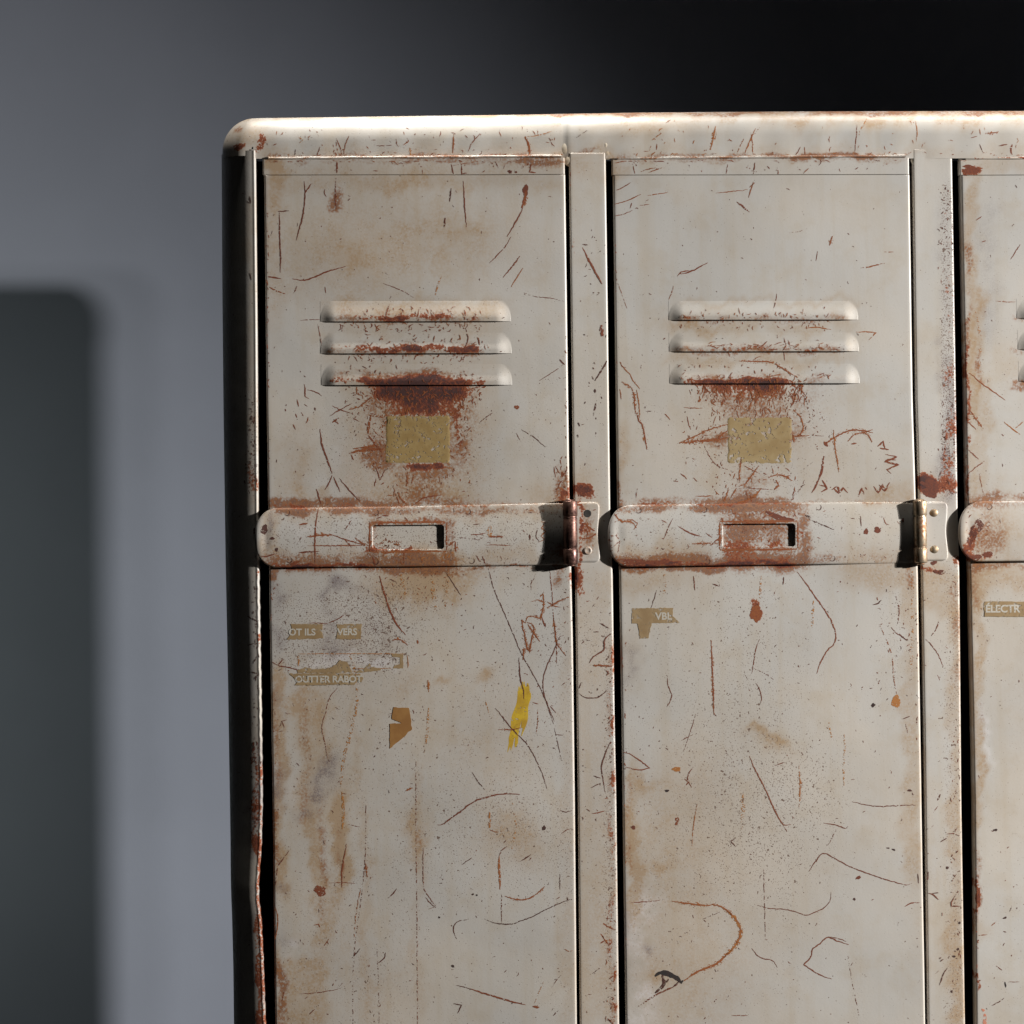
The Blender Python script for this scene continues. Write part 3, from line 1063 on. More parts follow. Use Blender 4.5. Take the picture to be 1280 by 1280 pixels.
# drawn free of the list: regions of small ticks and hairs
#   n  x0 x1 y0 y1  lmin lmax  wmin wmax  angle spread  tone0 tone1  seed
TICKS = """
60 418 600 402 417 3 11 1 1.8 70 60 .3 .6 1
46 430 600 440 456 3 12 1 2 80 50 .3 .6 2
40 440 600 386 399 3 10 1 1.7 75 60 .3 .6 3
46 430 610 424 439 3 10 1 1.8 75 60 .3 .6 4
44 430 600 464 479 3 9 1 1.8 85 50 .3 .5 5
130 432 606 482 500 3 10 1.2 2.4 80 60 .3 .55 6
90 466 582 496 522 2 9 1.2 2.4 80 60 .4 .65 7
50 560 590 500 575 2 7 1.2 2.4 80 70 .4 .6 8
40 455 482 515 585 2 7 1 2.2 80 80 .4 .6 9
40 480 590 586 628 2 8 1 1.8 80 70 .4 .6 10
20 430 470 500 530 2 6 1 1.8 50 70 .3 .5 11
150 872 1010 480 500 4 18 1.2 2.4 88 35 .42 .6 12
60 890 990 495 522 3 14 1 1.8 88 25 .45 .65 13
40 850 1040 468 479 3 12 1 1.6 30 70 .4 .6 14
50 865 1050 430 438 3 14 1 1.5 8 40 .4 .6 15
40 850 1040 391 398 3 9 1 1.4 70 60 .4 .6 16
40 850 1050 400 412 2 6 1 1.6 85 40 .4 .6 17
24 845 1040 456 470 2 6 1 1.6 85 50 .4 .6 18
50 880 1000 575 630 2 9 1 1.8 70 60 .4 .6 19
30 850 905 520 580 2 6 1 1.5 80 60 .3 .6 20
30 985 1030 500 560 2 6 1 1.5 80 60 .3 .6 21
90 335 705 225 625 1.5 5 .9 1.5 80 60 .1 .35 22
60 770 1140 225 625 1.5 5 .9 1.5 80 60 .1 .35 23
160 345 715 720 1280 1.5 6 .8 1.5 60 70 .1 .4 24
170 785 1150 715 1280 1.5 5 .8 1.5 70 70 .1 .4 25
40 1225 1290 220 1280 1.5 5 .9 1.5 80 60 .1 .35 26
40 340 700 640 705 1.5 6 .9 1.5 30 70 .2 .5 27
44 780 1125 635 703 1.5 6 .9 1.5 30 70 .2 .5 28
40 717 760 200 620 1.5 6 1 1.8 80 60 .05 .3 29
50 722 765 720 1280 1.5 6 1 1.6 70 70 .05 .35 30
70 757 769 790 1285 2 9 1.1 2.2 60 80 .35 .55 31
40 1145 1200 720 1280 1.5 6 1 1.8 70 70 .1 .4 32
60 1188 1203 720 1285 2 8 1 1.8 80 50 .2 .45 33
90 1174 1197 460 618 1.5 7 1 2.2 80 60 .12 .36 34
100 1174 1193 230 460 1.5 6 1 1.8 80 60 .1 .34 35
70 306 321 490 620 1.5 6 1.2 2.2 80 50 .05 .2 36
60 313 327 930 1060 2 7 1.5 3 80 50 .2 .4 37
40 316 324 720 930 2 5 1 2 88 30 .05 .2 38
60 330 700 160 195 1.5 8 .9 1.6 75 60 .3 .6 39
50 770 1280 146 194 1.5 8 .9 1.6 75 60 .4 .85 40
24 340 700 203 217 1.5 7 1 1.6 60 70 .2 .5 41
24 775 1130 203 217 1.5 7 1 1.6 60 70 .2 .5 42
40 340 702 198 202 3 14 1 1.6 2 6 .3 .6 43
40 775 1125 198 201 3 14 1 1.6 2 6 .3 .6 44
50 340 700 192 196 2 8 1 1.6 10 40 .3 .7 45
50 770 1280 191 195 2 8 1 1.6 10 40 .4 .8 46
60 287 316 176 188 2 7 1 2 40 70 .05 .3 47
36 480 565 690 705 2 8 1.2 2 70 70 .5 .8 48
30 905 990 658 684 2 6 1.2 2 40 80 .5 .7 49
40 900 1003 640 652 2 8 1.2 2 70 70 .4 .6 50
40 468 500 676 686 2 6 1.2 2 40 80 .45 .65 51
30 660 715 740 860 2 6 1 1.6 60 80 .2 .5 52
30 1095 1140 740 880 2 6 1 1.6 60 80 .1 .4 53
26 760 772 640 705 2 5 1 2 70 70 .3 .5 54
20 1205 1232 640 700 2 8 1 2 40 60 .3 .5 55
14 690 706 580 625 4 12 1.2 1.8 80 40 .4 .5 56
26 1206 1212 380 620 2 7 1.4 2.6 85 30 .35 .5 57
26 1218 1223 1060 1280 2 6 1.4 2.6 80 40 .35 .5 58
60 331 336 240 620 2 7 1.2 2.2 86 20 .35 .5 59
30 768 771 300 620 2 7 1.2 2.2 86 20 .35 .5 60
40 337 344 730 1280 2 7 1.2 2 86 20 .4 .6 61
30 776 783 730 1280 2 6 1.2 2 86 20 .4 .6 62
20 1145 1150 700 940 2 6 1.2 2 86 20 .2 .5 63
30 706 712 420 625 2 7 1.2 2.2 86 20 .35 .5 64
40 470 585 712 760 2 6 1 1.6 80 70 .4 .7 65
40 440 500 770 840 1.5 4 .8 1.3 80 80 .1 .3 66
80 1292 1565 720 1290 2 26 .9 1.7 60 70 .2 .5 67
60 1292 1560 225 615 2 20 .9 1.7 60 70 .2 .5 68
60 1300 1480 470 520 2 10 1.2 2.2 85 40 .4 .6 69
40 1290 1560 632 698 2 9 1 1.6 30 70 .2 .5 70
"""
CORAL = """
3.5 1228 1262 1233 1266
5 1232 1268 1232 1284
"""

def catmull(pts, step=2.2):
    P = np.array(pts, float).reshape(-1, 2)
    if len(P) == 2:
        L = np.hypot(*(P[1] - P[0])); n = max(int(L / step), 2)
        t = np.linspace(0, 1, n + 1)[:, None]
        return P[0] + (P[1] - P[0]) * t
    Q = np.vstack([2 * P[0] - P[1], P, 2 * P[-1] - P[-2]])
    out = []
    for i in range(1, len(Q) - 2):
        p0, p1, p2, p3 = Q[i - 1], Q[i], Q[i + 1], Q[i + 2]
        a = np.dot(p1 - p0, p2 - p1) / (np.hypot(*(p1 - p0)) * np.hypot(*(p2 - p1)) + 1e-9)
        b = np.dot(p2 - p1, p3 - p2) / (np.hypot(*(p3 - p2)) * np.hypot(*(p2 - p1)) + 1e-9)
        L = np.hypot(*(p2 - p1)); n = max(int(L / step), 1)
        m1 = (p2 - p0) / 2 if a > .3 else (p2 - p1)
        m2 = (p3 - p1) / 2 if b > .3 else (p2 - p1)
        m1 = m1 / (np.hypot(*m1) + 1e-9) * L; m2 = m2 / (np.hypot(*m2) + 1e-9) * L
        for t in np.linspace(0, 1, n, endpoint=False):
            h = t * t
            out.append((2*t**3-3*h+1)*p1 + (t**3-2*h+t)*m1 + (-2*t**3+3*h)*p2 + (t**3-h)*m2)
    out.append(P[-1])
    return np.array(out)

STROKES = []     # (pts Nx2, widths N, tone, cover, kind)
def stroke(pts, w, tone, cover, kind='s', jit=0.22, taper=True):
    c = catmull(pts, 2.2 if len(pts) < 80 else 4)
    n = len(c)
    if kind == 's' and n > 3:
        j = rng.normal(0, jit, c.shape); j[0] = 0; j[-1] = 0
        c = c + j * min(1, n / 8)
    ww = w * (0.72 + 0.5 * rng.random(n)) if kind != 'y' else w * (.92 + .1 * np.sin(np.arange(n) * .5))
    if taper and n > 2:
        t = np.arange(n) / (n - 1.0); k = min(0.3, 8.0 / max(n, 1))
        ww *= np.clip(0.35 + 0.65 * np.minimum(t, 1 - t) / max(k, 1e-3), 0.35, 1)
    STROKES.append((c, ww, tone, cover, kind))
for ln in LINES.strip().splitlines():
    v = [float(q) for q in ln.split()]
    if v[1] >= .45 and v[0] >= 1.9 and v[2] >= .8 and v[0] < 6:
        stroke(v[3:], v[0] * 1.2 + 2.6, .86, .34, 'h')
    stroke(v[3:], v[0] * (.84 if v[0] < 4 else .9), v[1] + (.17 if v[1] > .22 else .12 if v[1] > .08 else 0), v[2] * .93)
for ln in TICKS.strip().splitlines():
    v = [float(q) for q in ln.split()]
    g = np.random.default_rng(int(v[13]))
    for i in range(int(v[0] * 1.3)):
        x = g.uniform(v[1], v[2]); y = g.uniform(v[3], v[4]); L = v[5] + (v[6] - v[5]) * g.random() ** 1.8
        a = R(v[9] + g.normal(0, 0.6) * v[10]) * (1 if g.random() < .5 else -1)
        b = a + g.normal(0, .5)
        q = [x, y, x + L / 2 * math.cos(a), y + L / 2 * math.sin(a), x + L / 2 * (math.cos(a) + math.cos(b)), y + L / 2 * (math.sin(a) + math.sin(b))]
        stroke(q, .88 * g.uniform(v[7], v[8]), g.uniform(v[11], v[12]) + .16, g.uniform(.4, .9), jit=.25)
g = np.random.default_rng(11)
spine = catmull([656, 850, 656, 866, 652, 886, 648, 906, 644, 924, 641, 940], 2.0)
for i, off in enumerate(np.linspace(-7.4, 7.4, 11)):
    a_ = int(g.uniform(0, 5) + abs(off) * .5); b_ = len(spine) - int(g.uniform(0, 14) + (8 if off > 2 else 0))
    q = spine[a_:b_] + np.stack([off + .8 * np.sin(np.arange(b_ - a_) * .23 + i), 0 * np.arange(b_ - a_)], -1)
    STROKES.append((q, 4.4 * (.75 + .3 * np.sin(np.arange(len(q)) * .4 + i * 2)) * np.clip(np.minimum(np.arange(len(q)), np.arange(len(q))[::-1]) / 4 + .3, 0, 1), float(i), 1, 'y'))
for ln in CORAL.strip().splitlines():
    v = [float(q) for q in ln.split()]
    stroke(v[1:], v[0], 0, .8, 'c')
CHIPS = []
for ln in BLOBS.strip().splitlines():
    v = [float(q) for q in ln.split()]
    n = 40; t = np.linspace(0, 2 * math.pi, n, endpoint=False)
    rr = 1 + .10 * np.sin(2 * t + rng.uniform(0, 6)) + .10 * np.sin(3 * t + rng.uniform(0, 6)) + .07 * np.sin(5 * t + rng.uniform(0, 6)) + .05 * rng.normal(0, 1, n)
    x = np.cos(t) * v[2] * rr; y = np.sin(t) * v[3] * rr
    c, s_ = math.cos(R(v[6])), math.sin(R(v[6]))
    CHIPS.append((np.stack([v[0] + x * c - y * s_, v[1] + x * s_ + y * c], -1), (v[0], v[1]), v[4], v[5]))
# tiny pressed rivet rings along the bars
for cx, cy in [(359,641),(585,639.5),(470,640.5),(362,700),(470,702),(590,701),(798,638),(880,637),(1023,634),(800,701),(884,702),(1040,698),(1236,633.5),(1300,633)]:
    t = np.linspace(R(-60), R(150), 9)
    stroke(np.stack([cx + 3.4 * np.cos(t), cy + 3.4 * np.sin(t)], -1).ravel().tolist(), 1.1, .25, .8, jit=.1)

# which sheet a point of the plan lies on
LEAF = [(726, 746, 631, 700), (1160, 1181, 630, 698)]
def locate(x, y):
    for i, (a, b, c, d) in enumerate(LEAF):
        if a < x < b and c < y < d: return ('leaf', i)
    for i, B in enumerate(BANDS):
        if B['x'] + 1 < x < B['xr'] - 4:
            a, b = band_lim(B, np.float64(x))
            if a + .6 < y < b - .6:
                sl = B['slot']
                if sl[0] - 1 < x < sl[2] + 1 and sl[1] - 1 < y < sl[3] + 1:
                    if sl[0] + 2.5 < x < sl[2] - 2.5 and sl[1] + 2 < y < sl[3] - 2: return ('slot', i)
                    return None
                return ('band', i)
            if a - 1.2 < y < b + 1.2: return None
    for k, (L, Rr) in enumerate(DOORS):
        if L(y) + 1.2 < x < Rr(y) - 1.2:
            if y > 220.5:
                for j, l in enumerate(LOUV[k]):
                    if l[0] < x < l[1] and l[2] < y < l[3] + .3:
                        return ('louv', (k, j)) if y < l[3] - .4 else None
                return ('door', k)
            if 200 < y < 217.5: return ('head', k)
    if y < 195 and y > rail_top(x) + 1 and x > 322: return ('rail', 0)
    if 284 < x < 322 and 160 < y < 188: return None
    if y > 200:
        if SIL(y) + 2 < x < CPI(y) - 1.0: return ('corner', 0)
        if P1L(y) + 1 < x < P1R(y) - 0.8: return ('post', 0)
        if P2L(y) + 1 < x < P2R(y) - 0.8: return ('post', 1)
    return None
def surf_d(loc, x, y):
    k, i = loc
    if k == 'door': return door_d(i, x, y)
    if k == 'louv': return door_d(i[0], x, y) + louv_h(LOUV[i[0]][i[1]], x, y)
    if k == 'band': return band_d(BANDS[i], x, y)
    if k == 'leaf': return np.full(np.shape(x), -.6)
    if k == 'slot': return np.full(np.shape(x), SLOT_D)
    if k == 'head': return door_d(i, x, 219.0) - .7
    if k == 'rail': return rail_d(x, y)
    if k == 'corner': return corner_d(x, y)
    return np.full(np.shape(x), POST_D)
# ------------------------------------------------------------------ mesh assembly
class Part:
    def __init__(self):
        self.V = []; self.n = 0; self.F = []; self.FM = []; self.T = []; self.Cv = []; self.SM = []
    def add(self, px, py, d, faces, mat=0, tone=0.0, cover=1.0, smooth=True):
        px = np.ravel(np.asarray(px, float)); py = np.ravel(np.asarray(py, float)); d = np.ravel(np.asarray(d, float)) + 0 * px
        self.V.append(np.stack([px, py, d], -1))
        for f in faces: self.F.append(tuple(int(i) + self.n for i in f))
        self.FM += [mat] * len(faces); self.SM += [smooth] * len(faces)
        self.T.append(np.full(len(px), tone)); self.Cv.append(np.full(len(px), cover))
        self.n += len(px)
    def grid(self, X, Y, D, mat=0, skip=None, smooth=True):
        r, c = X.shape
        idx = np.arange(r * c).reshape(r, c)
        a, b, e, f = idx[:-1, :-1], idx[:-1, 1:], idx[1:, 1:], idx[1:, :-1]
        q = np.stack([f, e, b, a], -1).reshape(-1, 4)
        if skip is not None: q = q[~skip.ravel()]
        self.add(X, Y, D, q.tolist(), mat, smooth=smooth)
    def box(self, x0, x1, y0, y1, d0, d1, mat=0):
        """sheet block from depth d0 (front) to d1 (back), lean follows TH"""
        k = TH * (y1 - y0)
        c = [(x0, y0), (x1, y0), (x1 + k, y1), (x0 + k, y1)]
        fr = [(*p, d0) for p in c]; bk = [(*p, d1) for p in c]
        quads = [[fr[3], fr[2], fr[1], fr[0]], [bk[0], bk[1], bk[2], bk[3]]]
        for i in range(4):
            j = (i + 1) % 4
            quads.append([fr[i], fr[j], bk[j], bk[i]])
        for q in quads:
            q = np.array(q); self.add(q[:, 0], q[:, 1], q[:, 2], [(0, 1, 2, 3)], mat, smooth=False)
    def build(self, name, mats, parent, label=None):
        V = np.concatenate(self.V)
        co = plan(V[:, 0], V[:, 1], V[:, 2])
        me = bpy.data.meshes.new(name)
        me.from_pydata(co.tolist(), [], self.F)
        me.polygons.foreach_set('material_index', np.array(self.FM, np.int32))
        me.polygons.foreach_set('use_smooth', np.array(self.SM, bool))
        mk = masks(V[:, 0], V[:, 1])
        names = dict(r='rust', o='orange', t='tan', p='pale', g='grime', s='speck')
        for k, nm in names.items():
            at = me.attributes.new(nm, 'FLOAT', 'POINT'); at.data.foreach_set('value', np.clip(mk[k], 0, 2).astype(np.float32))
        at = me.attributes.new('tone', 'FLOAT', 'POINT'); at.data.foreach_set('value', np.concatenate(self.T).astype(np.float32))
        at = me.attributes.new('cover', 'FLOAT', 'POINT'); at.data.foreach_set('value', np.concatenate(self.Cv).astype(np.float32))
        for m in mats: me.materials.append(m)
        me.update(); me.validate()
        o = bpy.data.objects.new(name, me); C.objects.link(o); o.parent = parent
        if label: o['label'] = label
        return o

def rows(y0, y1, fine, extra=()):
    ys = list(np.arange(y0, min(y1, 1296), fine))
    if y1 > 1296: ys += list(np.linspace(1296, y1, 10))
    else: ys.append(y1)
    return np.array(sorted(set([round(float(v), 3) for v in ys] + [float(e) for e in extra])))
ARC = [(0.0, None), (0.0, 1.0), (0.12, .52), (0.4, .2), (0.75, .03), (1.0, 0.0)]
def edged(L, Rr, r, nmid, skirt):
    """columns (x, drop) across a folded sheet with rolled edges of radius r"""
    cols = [(L, skirt)] + [(L + r * a, r * b) for a, b in ARC[1:]]
    mid = [(L + r + (Rr - L - 2 * r) * i / nmid, 0.0) for i in range(1, nmid)]
    return cols + mid + [(Rr - r * a, r * b) for a, b in reversed(ARC[1:])] + [(Rr, skirt)]
def sheet(part, Lf, Rf, y0, y1, r, nmid, skirt, base, fine=3.0, endround=(True, False), mat=0, yr=None):
    yr = yr or r
    ys = rows(y0, y1, fine)
    rr = []
    if endround[0]:
        rr += [(y0, skirt)] + [(y0 + yr * a, yr * b) for a, b in ARC[1:]]
        ys = ys[ys > y0 + yr + .3]
    rr += [(y, 0.0) for y in ys]
    if endround[1]:
        rr = [q for q in rr if q[0] < y1 - yr - .3]
        rr += [(y1 - yr * a, yr * b) for a, b in reversed(ARC[1:])] + [(y1, skirt)]
    X = []; Y = []; D = []
    for y, dy in rr:
        cs = edged(float(Lf(y)), float(Rf(y)), r, nmid, skirt)
        x = np.array([c[0] for c in cs]); dr = np.array([c[1] for c in cs])
        X.append(x); Y.append(np.full(len(x), y)); D.append(base(x, y) - np.maximum(dr, dy))
    part.grid(np.array(X), np.array(Y), np.array(D), mat)

def add_strokes(parts):
    """lay every scratch and chip onto the sheet that carries it"""
    for c, w, tone, cover, kind in STROKES:
        mat = {'s': 1, 'h': 1, 'y': 2, 'c': 3}[kind]
        locs = [locate(float(p[0]), float(p[1])) for p in c]
        i = 0
        while i < len(c):
            if locs[i] is None or locs[i] not in parts: i += 1; continue
            j = i
            while j + 1 < len(c) and locs[j + 1] == locs[i]: j += 1
            if j > i:
                P = c[i:j + 1]; W = w[i:j + 1]
                tg = np.gradient(P, axis=0); nl = np.hypot(tg[:, 0], tg[:, 1]) + 1e-9
                nrm = np.stack([-tg[:, 1] / nl, tg[:, 0] / nl], -1)
                A = P + nrm * W[:, None] / 2; Bq = P - nrm * W[:, None] / 2
                lift = .16 if locs[i][0] != 'louv' else .45
                if kind == 'y': lift = .03 + .012 * tone
                if kind == 'h': lift -= .07
                n = len(P)
                if kind == 'y':
                    cols = [P + nrm * W[:, None] * f for f in (-.5, -.25, 0, .25, .5)]
                    X = np.array([q[:, 0] for q in cols]).T; Y = np.array([q[:, 1] for q in cols]).T
                    parts[locs[i]].grid(X, Y, surf_d(locs[i], X, Y) + lift, mat)
                    i = j + 1; continue
                Q = np.vstack([A, Bq])
                d = surf_d(locs[i], Q[:, 0], Q[:, 1]) + lift
                # orient towards the viewer
                fs = [(k, k + 1, n + k + 1, n + k) for k in range(n - 1)]
                parts[locs[i]].add(Q[:, 0], Q[:, 1], d, fs, mat, tone, cover)
            i = j + 1
    for P, ctr, tone, cover in CHIPS:
        loc = locate(*ctr)
        if loc is None or loc not in parts: continue
        keep = [locate(float(p[0]), float(p[1])) == loc for p in P]
        Q = np.vstack([[ctr], np.where(np.array(keep)[:, None], P, (P * .3 + np.array(ctr) * .7))])
        n = len(P)
        d = surf_d(loc, Q[:, 0], Q[:, 1]) + .14
        parts[loc].add(Q[:, 0], Q[:, 1], d, [(0, 1 + (k + 1) % n, 1 + k) for k in range(n)], 1, tone, cover)

# ------------------------------------------------------------------ materials
def N(nt, kind, **kw):
    n = nt.nodes.new(kind)
    for k, v in kw.items():
        if k in n.inputs: n.inputs[k].default_value = v
        else: setattr(n, k, v)
    return n
def newmat(name):
    m = bpy.data.materials.new(name); m.use_nodes = True
    nt = m.node_tree; nt.nodes.clear()
    out = nt.nodes.new('ShaderNodeOutputMaterial')
    return m, nt, out
class G:
    """small helper for building node graphs"""
    def __init__(s, nt): s.nt = nt; s.coord = nt.nodes.new('ShaderNodeTexCoord')
    def lk(s, a, b): s.nt.links.new(a, b)
    def put(s, sock, v):
        if isinstance(v, bpy.types.NodeSocket): s.lk(v, sock)
        elif isinstance(v, (tuple, list)): sock.default_value = (*v, 1)[:len(sock.default_value)]
        else: sock.default_value = v
    def attr(s, name):
        n = s.nt.nodes.new('ShaderNodeAttribute'); n.attribute_name = name; return n.outputs['Fac']
    def noise(s, scale, detail=3, rough=.55, sc=(1, 1, 1), dist=0.0, off=(0, 0, 0)):
        mp = s.nt.nodes.new('ShaderNodeMapping'); s.lk(s.coord.outputs['Object'], mp.inputs[0])
        mp.inputs['Scale'].default_value = sc; mp.inputs['Location'].default_value = off
        n = s.nt.nodes.new('ShaderNodeTexNoise'); s.lk(mp.outputs[0], n.inputs['Vector'])
        n.inputs['Scale'].default_value = scale; n.inputs['Detail'].default_value = detail
        n.inputs['Roughness'].default_value = rough; n.inputs['Distortion'].default_value = dist
        return n.outputs['Fac']
    def m(s, op, a, b=0.0, c=None, clamp=False):
        n = s.nt.nodes.new('ShaderNodeMath'); n.operation = op; n.use_clamp = clamp
        s.put(n.inputs[0], a); s.put(n.inputs[1], b)
        if c is not None: s.put(n.inputs[2], c)
        return n.outputs[0]
    def rng(s, v, a, b, c=0.0, d=1.0, smooth=True):
        n = s.nt.nodes.new('ShaderNodeMapRange'); n.interpolation_type = 'SMOOTHSTEP' if smooth else 'LINEAR'
        s.put(n.inputs[0], v)
        for i, q in enumerate((a, b, c, d)): s.put(n.inputs[i + 1], q)
        return n.outputs[0]
    def mix(s, f, a, b):
        n = s.nt.nodes.new('ShaderNodeMix'); n.data_type = 'RGBA'
        s.put(n.inputs[0], f); s.put(n.inputs[6], a); s.put(n.inputs[7], b)
        return n.outputs[2]
    def ramp(s, f, stops):
        n = s.nt.nodes.new('ShaderNodeValToRGB'); e = n.color_ramp.elements
        while len(e) < len(stops): e.new(.5)
        for q, (p, c) in zip(e, stops): q.position = p; q.color = (*c, 1)
        s.put(n.inputs[0], f); return n.outputs[0]

PAINT = (0.396, 0.379, 0.352)
def paint_mat(name, base=PAINT, extra_speck=0.0):
    m, nt, out = newmat(name); g = G(nt)
    bs = nt.nodes.new('ShaderNodeBsdfPrincipled'); g.lk(bs.outputs[0], out.inputs[0])
    big = g.noise(9, 3); mid = g.noise(70, 4, .6); fine = g.noise(420, 3, .6); grain = g.noise(900, 2, .6, off=(3, 1, 7))
    streak = g.noise(60, 4, .6, sc=(1, 1, .06), off=(1, 0, 2))
    finen = g.rng(fine, .32, .68, smooth=False); midn = g.rng(mid, .3, .7, smooth=False); graind = g.rng(grain, .3, .7, smooth=False)
    c = g.mix(g.rng(big, .35, .7), base, tuple(v * k for v, k in zip(base, (1.03, .985, .93))))
    c = g.mix(g.m('MULTIPLY', g.rng(streak, .45, .75), .36), c, tuple(v * k for v, k in zip(base, (.90, .79, .64))))
    c = g.mix(g.m('MULTIPLY', g.rng(g.noise(26, 4, .65, off=(9, 3, 1)), .48, .74), .34), c, tuple(v * k for v, k in zip(base, (.86, .73, .56))))
    # pale worn paint
    c = g.mix(g.m('MULTIPLY', g.attr('pale'), g.rng(mid, .3, .6), clamp=True), c, (.52, .50, .49))
    # tan water stain
    tan = g.m('MULTIPLY', g.attr('tan'), g.m('ADD', .52, g.m('MULTIPLY', g.m('MULTIPLY', midn, finen), 1.1)), clamp=True)
    c = g.mix(g.m('MULTIPLY', tan, .76), c, (.29, .185, .092))
    # grey violet grime
    gr = g.m('MULTIPLY', g.attr('grime'), g.m('ADD', .12, g.m('MULTIPLY', g.m('MULTIPLY', midn, graind), 2.0)), clamp=True)
    c = g.mix(g.m('MULTIPLY', gr, .72), c, (.125, .096, .10))
    var = g.m('ADD', .35, g.m('MULTIPLY', g.rng(g.noise(34, 3, .6, off=(6, 2, 5)), .34, .66, smooth=False), .95))
    # rust bloom
    orv = g.m('MULTIPLY', g.m('MULTIPLY', g.attr('orange'), var), g.m('ADD', .25, g.m('MULTIPLY', g.m('ADD', g.m('MULTIPLY', finen, .85), g.m('MULTIPLY', midn, .35)), 1.9)))
    orf = g.rng(orv, .15, 1.15)
    c = g.mix(g.m('MULTIPLY', orf, .88), c, g.mix(finen, (.085, .021, .006), (.225, .078, .014)))
    # pepper specks and pits
    sp = g.m('ADD', g.attr('speck'), extra_speck)
    thr = g.m('SUBTRACT', .765, g.m('MULTIPLY', sp, .17))
    pep = g.rng(g.noise(760, 1.5, .5, off=(5, 5, 5)), thr, g.m('ADD', thr, .035))
    thr2 = g.m('SUBTRACT', .80, g.m('MULTIPLY', sp, .12))
    pep2 = g.rng(g.noise(300, 1, .5, off=(2, 8, 4)), thr2, g.m('ADD', thr2, .03))
    pp = g.m('MAXIMUM', g.m('MULTIPLY', pep, .66), g.m('MULTIPLY', pep2, .85))
    c = g.mix(pp, c, (.09, .045, .026))
    # eaten-through rust
    rr = g.m('MULTIPLY', g.m('MULTIPLY', g.attr('rust'), g.m('ADD', .35, g.m('MULTIPLY', var, .75))), g.m('ADD', .30, g.m('MULTIPLY', g.m('ADD', g.m('MULTIPLY', finen, .65), g.m('MULTIPLY', midn, .55)), 1.15)))
    rf = g.rng(rr, .42, .60)
    rc = g.ramp(g.m('ADD', g.m('MULTIPLY', rr, .55), g.m('MULTIPLY', graind, .18)), [(.25, (.29, .085, .018)), (.45, (.175, .040, .010)), (.66, (.085, .019, .010)), (.9, (.042, .013, .010))])
    c = g.mix(rf, c, rc)
    g.lk(c, bs.inputs['Base Color'])
    rough = g.m('ADD', g.m('ADD', .40, g.m('MULTIPLY', mid, .12)), g.m('MULTIPLY', g.m('MAXIMUM', rf, g.m('MAXIMUM', pp, g.m('MULTIPLY', orf, .7))), .35))
    g.lk(rough, bs.inputs['Roughness'])
    bs.inputs['Specular IOR Level'].default_value = .45
    h = g.m('ADD', g.m('MULTIPLY', fine, .25), g.m('ADD', g.m('MULTIPLY', pp, -.35), g.m('MULTIPLY', rf, g.m('ADD', -.35, g.m('MULTIPLY', grain, .9)))))
    h = g.m('ADD', h, g.m('MULTIPLY', g.noise(24, 2, .5, off=(4, 4, 0)), 1.6))
    bp = N(nt, 'ShaderNodeBump', Strength=.32, Distance=.0006)
    g.lk(h, bp.inputs['Height']); g.lk(bp.outputs[0], bs.inputs['Normal'])
    return m
def scratch_mat():
    m, nt, out = newmat('bare rusty scratch'); g = G(nt)
    bs = nt.nodes.new('ShaderNodeBsdfPrincipled')
    t = g.attr('tone'); n1 = g.noise(640, 2, .6); n2 = g.noise(230, 2, .6, off=(3, 2, 1))
    col = g.ramp(g.m('ADD', t, g.m('MULTIPLY', g.m('SUBTRACT', n1, .5), .5)), [(0, (.013, .010, .009)), (.3, (.072, .017, .008)), (.55, (.155, .032, .008)), (.8, (.255, .078, .013)), (1, (.33, .135, .028))])
    g.lk(col, bs.inputs['Base Color']); bs.inputs['Roughness'].default_value = .75
    nn = g.rng(g.m('ADD', g.m('MULTIPLY', n1, .6), g.m('MULTIPLY', n2, .4)), .34, .66, smooth=False)
    a = g.rng(g.m('SUBTRACT', g.attr('cover'), nn), -.04, .10)
    a = g.m('MULTIPLY', a, .92)
    tr = nt.nodes.new('ShaderNodeBsdfTransparent'); mx = nt.nodes.new('ShaderNodeMixShader')
    g.lk(a, mx.inputs[0]); g.lk(tr.outputs[0], mx.inputs[1]); g.lk(bs.outputs[0], mx.inputs[2]); g.lk(mx.outputs[0], out.inputs[0])
    return m
def film_mat(name, col, col2, lo, hi, scale=300, top=1.0, rough=.7):
    """a worn thin coat: paint film, tape or paper with pieces missing"""
    m, nt, out = newmat(name); g = G(nt)
    bs = nt.nodes.new('ShaderNodeBsdfPrincipled')
    n1 = g.noise(scale, 3, .6); n2 = g.noise(scale * .22, 3, .6, off=(1, 2, 3))
    g.lk(g.mix(g.rng(n2, .3, .7), col, col2), bs.inputs['Base Color']); bs.inputs['Roughness'].default_value = rough
    a = g.m('MULTIPLY', g.rng(g.m('ADD', g.m('MULTIPLY', n1, .6), g.m('MULTIPLY', n2, .4)), lo, hi), top)
    tr = nt.nodes.new('ShaderNodeBsdfTransparent'); mx = nt.nodes.new('ShaderNodeMixShader')
    g.lk(a, mx.inputs[0]); g.lk(tr.outputs[0], mx.inputs[1]); g.lk(bs.outputs[0], mx.inputs[2]); g.lk(mx.outputs[0], out.inputs[0])
    return m
